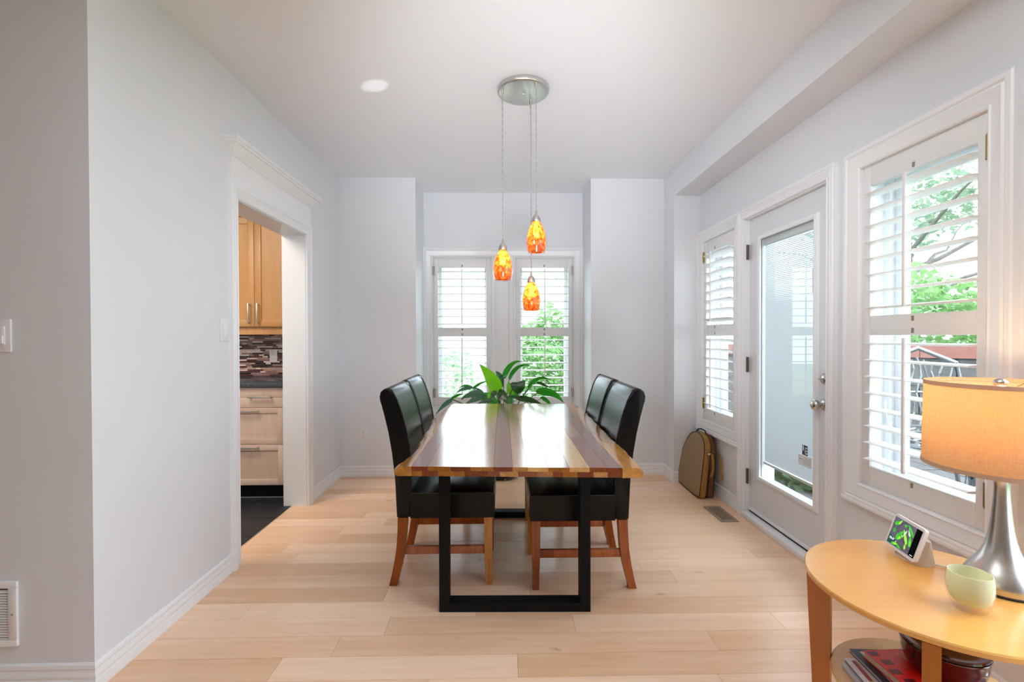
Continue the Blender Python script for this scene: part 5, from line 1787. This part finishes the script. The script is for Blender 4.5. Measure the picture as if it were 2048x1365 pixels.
def strap(pts, name='strap'):
    mb = MB()
    vs, fs = [], []
    for x, y, z in pts:
        vs += [(x - 0.009, y, z), (x + 0.009, y, z), (x + 0.009, y - 0.003, z), (x - 0.009, y - 0.003, z)]
    for i in range(len(pts) - 1):
        for q in range(4):
            q2 = (q + 1) % 4
            fs.append((i * 4 + q, i * 4 + q2, (i + 1) * 4 + q2, (i + 1) * 4 + q))
    fs += [(0, 1, 2, 3), tuple(range(len(vs) - 4, len(vs)))]
    obj(name, mb.add(vs, fs), M_OCHRE, fs_, smooth=40)
strap([(1.600, 3.548, 0.350), (1.603, 3.530, 0.352), (1.606, 3.520, 0.30), (1.605, 3.518, 0.24), (1.600, 3.528, 0.19), (1.594, 3.535, 0.175)])
strap([(1.662, 3.556, 0.345), (1.665, 3.540, 0.345), (1.668, 3.525, 0.29), (1.668, 3.520, 0.22), (1.672, 3.515, 0.16)])
obj('buckle', MB().box(1.575, 1.600, 3.533, 3.546, 0.345, 0.360, 0.003), M_NICKEL, fs_)

# ------------------------------------------------------------------ garden outside
g = struct('ground_garden', MB().box(-14, 20, 4.9, 26, -0.5, -0.32).box(1.9, 20, -8, 4.9, -0.5, -0.32), M_GRASS, 'lawn outside the windows', 'lawn')
# patio slabs outside the right wall
pat = struct('patio', MB().box(1.9, 5.6, 0.2, 6.6, -0.34, -0.09), M_GROUT_D, 'grey stone patio outside the door', 'patio')
pst = mesh_of('paver', MB().box(-0.5, 0.5, -0.5, 0.5, -0.02, 0.0), smooth=0)
pst.materials.append(M_STONE)
for i in range(9):
    for j in range(15):
        inst(pst, 'paver', pat, (2.10 + i * 0.405, 0.42 + j * 0.43, -0.07 + rl.uniform(-0.004, 0.004)), (0.385, 0.41, 1))

def foliage(name, center, radii, count, size, mat, parent, seed, shell=0.35):
    r = random.Random(seed)
    vs, fs = [], []
    for i in range(count):
        while True:
            d = Vector((r.uniform(-1, 1), r.uniform(-1, 1), r.uniform(-1, 1)))
            if 0.05 < d.length < 1:
                break
        d = d.normalized() * (1 - shell * r.random() ** 1.5)
        d = d * (0.82 + 0.18 * sin(d.x * 7 + seed) * cos(d.y * 6))
        p = Vector((center[0] + d.x * radii[0], center[1] + d.y * radii[1], center[2] + d.z * radii[2]))
        u = Vector((r.uniform(-1, 1), r.uniform(-1, 1), r.uniform(-0.5, 0.5))).normalized()
        w = u.cross(Vector((r.uniform(-1, 1), r.uniform(-1, 1), r.uniform(-1, 1)))).normalized()
        s_ = size * r.uniform(0.6, 1.3)
        k_ = len(vs)
        vs += [p - u * s_, p + w * s_ * 0.45, p + u * s_, p - w * s_ * 0.45]
        fs.append((k_, k_ + 1, k_ + 2, k_ + 3))
    mb = MB()
    mb.v, mb.f = vs, fs
    off = origin(parent)
    me = bpy.data.meshes.new(name)
    me.from_pydata([tuple(v - off) for v in vs], [], fs)
    me.materials.append(mat)
    o = bpy.data.objects.new(name, me)
    C.objects.link(o)
    o.parent = parent
    o['kind'] = 'stuff'
    return o
def tree(label, base, height, crown_r, mat, count, size, seed, name='garden_tree', crown_z=None, branches=6):
    t = thing(name, label, 'tree', base)
    cz = base[2] + (crown_z or height * 0.7)
    r = random.Random(seed)
    m = MB()
    m.tube([(base[0], base[1], base[2]), (base[0] + 0.05, base[1], base[2] + height * 0.3), (base[0] - 0.03, base[1] + 0.05, base[2] + height * 0.6), (base[0], base[1], cz)], [0.13, 0.11, 0.09, 0.05], 10)
    obj('trunk', m, M_BARK, t)
    for i in range(branches):
        a = 2 * pi * i / branches + r.uniform(-0.3, 0.3)
        z1 = base[2] + height * r.uniform(0.32, 0.62)
        L_ = crown_r[0] * r.uniform(0.7, 1.0)
        pts = []
        for k_ in range(6):
            q = k_ / 5
            pts.append((base[0] + cos(a) * L_ * q + r.uniform(-0.06, 0.06), base[1] + sin(a) * L_ * q + r.uniform(-0.06, 0.06), z1 + q * crown_r[2] * r.uniform(0.5, 0.8)))
        obj('branch', MB().tube(pts, [0.06, 0.05, 0.04, 0.028, 0.018, 0.008], 7), M_BARK, t)
    foliage('foliage', (base[0], base[1], cz), crown_r, count, size, mat, t, seed)
    return t
def bush(label, c, radii, mat, count, size, seed):
    t = thing('garden_bush', label, 'bush', (c[0], c[1], -0.32))
    obj('stem', MB().tube([(c[0], c[1], -0.33), (c[0] + 0.03, c[1], c[2] * 0.5), (c[0], c[1], c[2])], [0.05, 0.04, 0.02], 8), M_BARK, t)
    foliage('foliage', c, radii, count, size, mat, t, seed)
    return t
# seen through the large window (towards +x +y)
bush('bright green bush beyond the patio, through the large window', (6.8, 7.6, 1.0), (2.4, 1.5, 1.5), M_FOL[0], 7000, 0.085, 1)
tree('spreading garden tree with bare lower branches beyond the bright bush', (9.6, 10.8, -0.32), 6.5, (3.4, 3.0, 2.2), M_FOL[2], 6000, 0.10, 2, crown_z=5.6, branches=9)
bush('mid green bush at the edge of the patio', (10.9, 6.2, 0.9), (1.6, 1.3, 1.4), M_FOL[1], 3000, 0.085, 9)
# seen through the bay
bush('pale green bush outside the right half of the bay', (1.1, 9.0, 0.75), (1.2, 0.8, 1.2), M_FOL[0], 3600, 0.075, 3)
bush('faded green bush outside the left half of the bay', (-1.4, 10.5, 0.35), (1.1, 0.8, 0.85), M_FOL[3], 800, 0.08, 4)
bush('tall leafy shrub beyond the right bay window', (3.0, 10.6, 1.4), (1.1, 0.9, 1.8), M_FOL[1], 3000, 0.085, 6)
bush('low plants outside the patio door', (2.72, 4.35, 0.06), (0.42, 0.7, 0.30), M_FOL[1], 1300, 0.06, 8)
# palm with long fronds near the bay
t = thing('garden_palm', 'young palm with arching fronds outside the bay', 'palm', (0.95, 6.7, -0.32))
obj('trunk', MB().tube([(0.95, 6.7, -0.33), (0.97, 6.72, 0.3), (0.95, 6.7, 0.9)], [0.09, 0.08, 0.06], 10), M_BARK, t)
rp_ = random.Random(21)
for i in range(13):
    a = 2 * pi * i / 13 + rp_.uniform(-0.15, 0.15)
    L_ = rp_.uniform(0.7, 1.05)
    el = rp_.uniform(0.55, 1.25)
    sp = []
    for k_ in range(9):
        q = k_ / 8
        sp.append(Vector((0.95 + cos(a) * L_ * q, 6.7 + sin(a) * L_ * q, 0.9 + L_ * (el * q - 0.95 * el * q * q * 0.9))))
    mb = MB()
    for k_ in range(1, 9):
        tg = (sp[k_] - sp[k_ - 1]).normalized()
        sd_ = tg.cross(Vector((0, 0, 1))).normalized()
        for s_ in (-1, 1):
            for f_ in (0.0, 0.5):
                p = sp[k_ - 1].lerp(sp[k_], f_)
                ln = 0.24 * sin(pi * min(0.95, 0.15 + 0.85 * (k_ - 1 + f_) / 8))
                e_ = p + (sd_ * s_ * 0.8 + tg * 0.6 - Vector((0, 0, 0.25))) * ln
                mid_ = p.lerp(e_, 0.4)
                mb.add([p, mid_ + tg * 0.013, e_, mid_ - tg * 0.013], [(0, 1, 2, 3)])
    fr = obj('frond', mb, M_FOL[0], t, smooth=0)
    obj('frond_stalk', MB().tube(sp, [0.012 - 0.001 * k_ for k_ in range(9)], 5), M_STEM, fr)
# board fence behind the bay garden
fe = thing('garden_fence', 'pale board fence across the garden behind the bay', 'fence', (0, 12.5, -0.32))
fb = mesh_of('board', MB().box(-0.07, 0.07, -0.012, 0.012, 0.0, 1.75), smooth=0)
fb.materials.append(M_FENCE)
for i in range(40):
    inst(fb, 'board', fe, (-3.0 + i * 0.15, 0, rl.uniform(-0.01, 0.01)))
for z_ in (0.3, 1.4):
    obj('rail', MB().box(-3.1, 3.0, 12.515, 12.56, z_ - 0.32, z_ - 0.23), M_FENCE, fe, smooth=0)

# cast-metal patio table and chair outside the large window
pt = thing('patio_table', 'grey cast-metal patio table with pierced scrollwork outside the large window', 'table', (2.85, 2.78, -0.07))
pc_ = (2.85, 2.78)
m = MB()
for r0_, r1_ in ((0.52, 0.56), (0.30, 0.33), (0.07, 0.12)):
    m.lathe([(r0_, 0.590), (r1_, 0.590), (r1_, 0.612), (r0_, 0.612), (r0_, 0.590)], (pc_[0], pc_[1], 0), 40, False, False)
obj('top_rings', m, M_IRON, pt)
for i in range(20):
    a = 2 * pi * i / 20
    m = MB()
    pts = []
    for k_ in range(12):
        q = k_ / 11
        rr = 0.33 + 0.19 * q
        aa = a + 0.16 * sin(q * 2 * pi)
        pts.append((pc_[0] + rr * cos(aa), pc_[1] + rr * sin(aa), 0.602))
    m.tube(pts, 0.010, 6)
    pts = [(pc_[0] + (0.12 + 0.18 * k_ / 7) * cos(a + 0.1 * sin(k_)), pc_[1] + (0.12 + 0.18 * k_ / 7) * sin(a + 0.1 * sin(k_)), 0.602) for k_ in range(8)]
    m.tube(pts, 0.009, 6)
    obj('scroll', m, M_IRON, pt)
for i in range(4):
    a = pi / 4 + i * pi / 2
    m = MB().tube([(pc_[0] + 0.40 * cos(a), pc_[1] + 0.40 * sin(a), 0.59), (pc_[0] + 0.34 * cos(a), pc_[1] + 0.34 * sin(a), 0.25), (pc_[0] + 0.44 * cos(a), pc_[1] + 0.44 * sin(a), -0.069)], 0.022, 8)
    obj('leg', m, M_IRON, pt)
pch = thing('patio_chair', 'grey cast-metal patio chair with scrolled back beyond the patio table', 'chair', (3.45, 3.72, -0.07))
q0 = Vector((3.45, 3.72, -0.07))
dirn = Vector((-0.55, -0.83, 0)).normalized()   # faces the table
sdv = Vector((-dirn.y, dirn.x, 0))
def Q(s_, d, z):
    return (q0 + sdv * s_ + dirn * d + Vector((0, 0, z))).to_tuple()
m = MB().tube([Q(-0.25, -0.22, 0.42), Q(-0.30, -0.30, 0.80), Q(-0.24, -0.33, 1.10), Q(0, -0.34, 1.22), Q(0.24, -0.33, 1.10), Q(0.30, -0.30, 0.80), Q(0.25, -0.22, 0.42)], 0.020, 8)
obj('back_frame', m, M_IRON, pch)
for i in range(9):
    s_ = -0.2 + i * 0.05
    m = MB().tube([Q(s_ + 0.018 * sin(k_ * 1.4 + i), -0.23 - 0.10 * k_ / 9, 0.44 + 0.70 * k_ / 9 * (1 - 0.12 * abs(s_) / 0.2)) for k_ in range(10)], 0.009, 6)
    obj('scroll', m, M_IRON, pch)
for z_ in (0.60, 0.82):
    obj('back_rail', MB().tube([Q(-0.26, -0.26 - (z_ - .5) * 0.1, z_), Q(0, -0.28 - (z_ - .5) * 0.1, z_ + 0.02), Q(0.26, -0.26 - (z_ - .5) * 0.1, z_)], 0.012, 6), M_IRON, pch)
m = MB()
vs = [Q(a, b, z) for z in (0.40, 0.425) for a, b in ((-0.26, -0.24), (0.26, -0.24), (0.28, 0.24), (-0.28, 0.24))]
m.add(vs, [(0, 1, 2, 3), (7, 6, 5, 4), (0, 4, 5, 1), (1, 5, 6, 2), (2, 6, 7, 3), (3, 7, 4, 0)])
obj('seat', m, M_IRON, pch)
for a, b in ((-0.24, -0.22), (0.24, -0.22), (0.25, 0.22), (-0.25, 0.22)):
    obj('leg', MB().tube([Q(a, b, 0.40), Q(a * 0.95, b * 0.95, 0.2), Q(a * 1.08, b * 1.08, 0.001)], 0.017, 8), M_IRON, pch)
# low grey planter wall with a red-brown coping behind the furniture
gw = thing('planter_wall', 'low grey planter wall with red-brown wooden coping beyond the patio chair', 'planter', (5.0, 5.6, -0.32))
a0_, a1_ = Vector((3.0, 7.1)), Vector((7.0, 3.9))
dv = (a1_ - a0_).normalized()
nv = Vector((-dv.y, dv.x))
def wall_slab(u0, u1, hw_, za, zb, name, mat):
    p, q = a0_.lerp(a1_, u0), a0_.lerp(a1_, u1)
    obj(name, MB().prism([(p + nv * hw_).to_tuple(), (q + nv * hw_).to_tuple(), (q - nv * hw_).to_tuple(), (p - nv * hw_).to_tuple()], za, zb), mat, gw, smooth=0)
for r_ in range(4):
    n_ = 8
    for i in range(n_ + (r_ % 2)):
        u0 = max(0, (i - 0.5 * (r_ % 2)) / n_)
        u1 = min(1, (i + 1 - 0.5 * (r_ % 2)) / n_)
        wall_slab(u0 + 0.001, u1 - 0.001, 0.16, -0.32 + r_ * 0.33, -0.32 + (r_ + 1) * 0.33 - 0.006, 'block', M_STONE)
for i in range(2):
    wall_slab(i * 0.5 + 0.0005, i * 0.5 + 0.4995, 0.20, 1.0, 1.14, 'coping_board', M_REDWOOD)
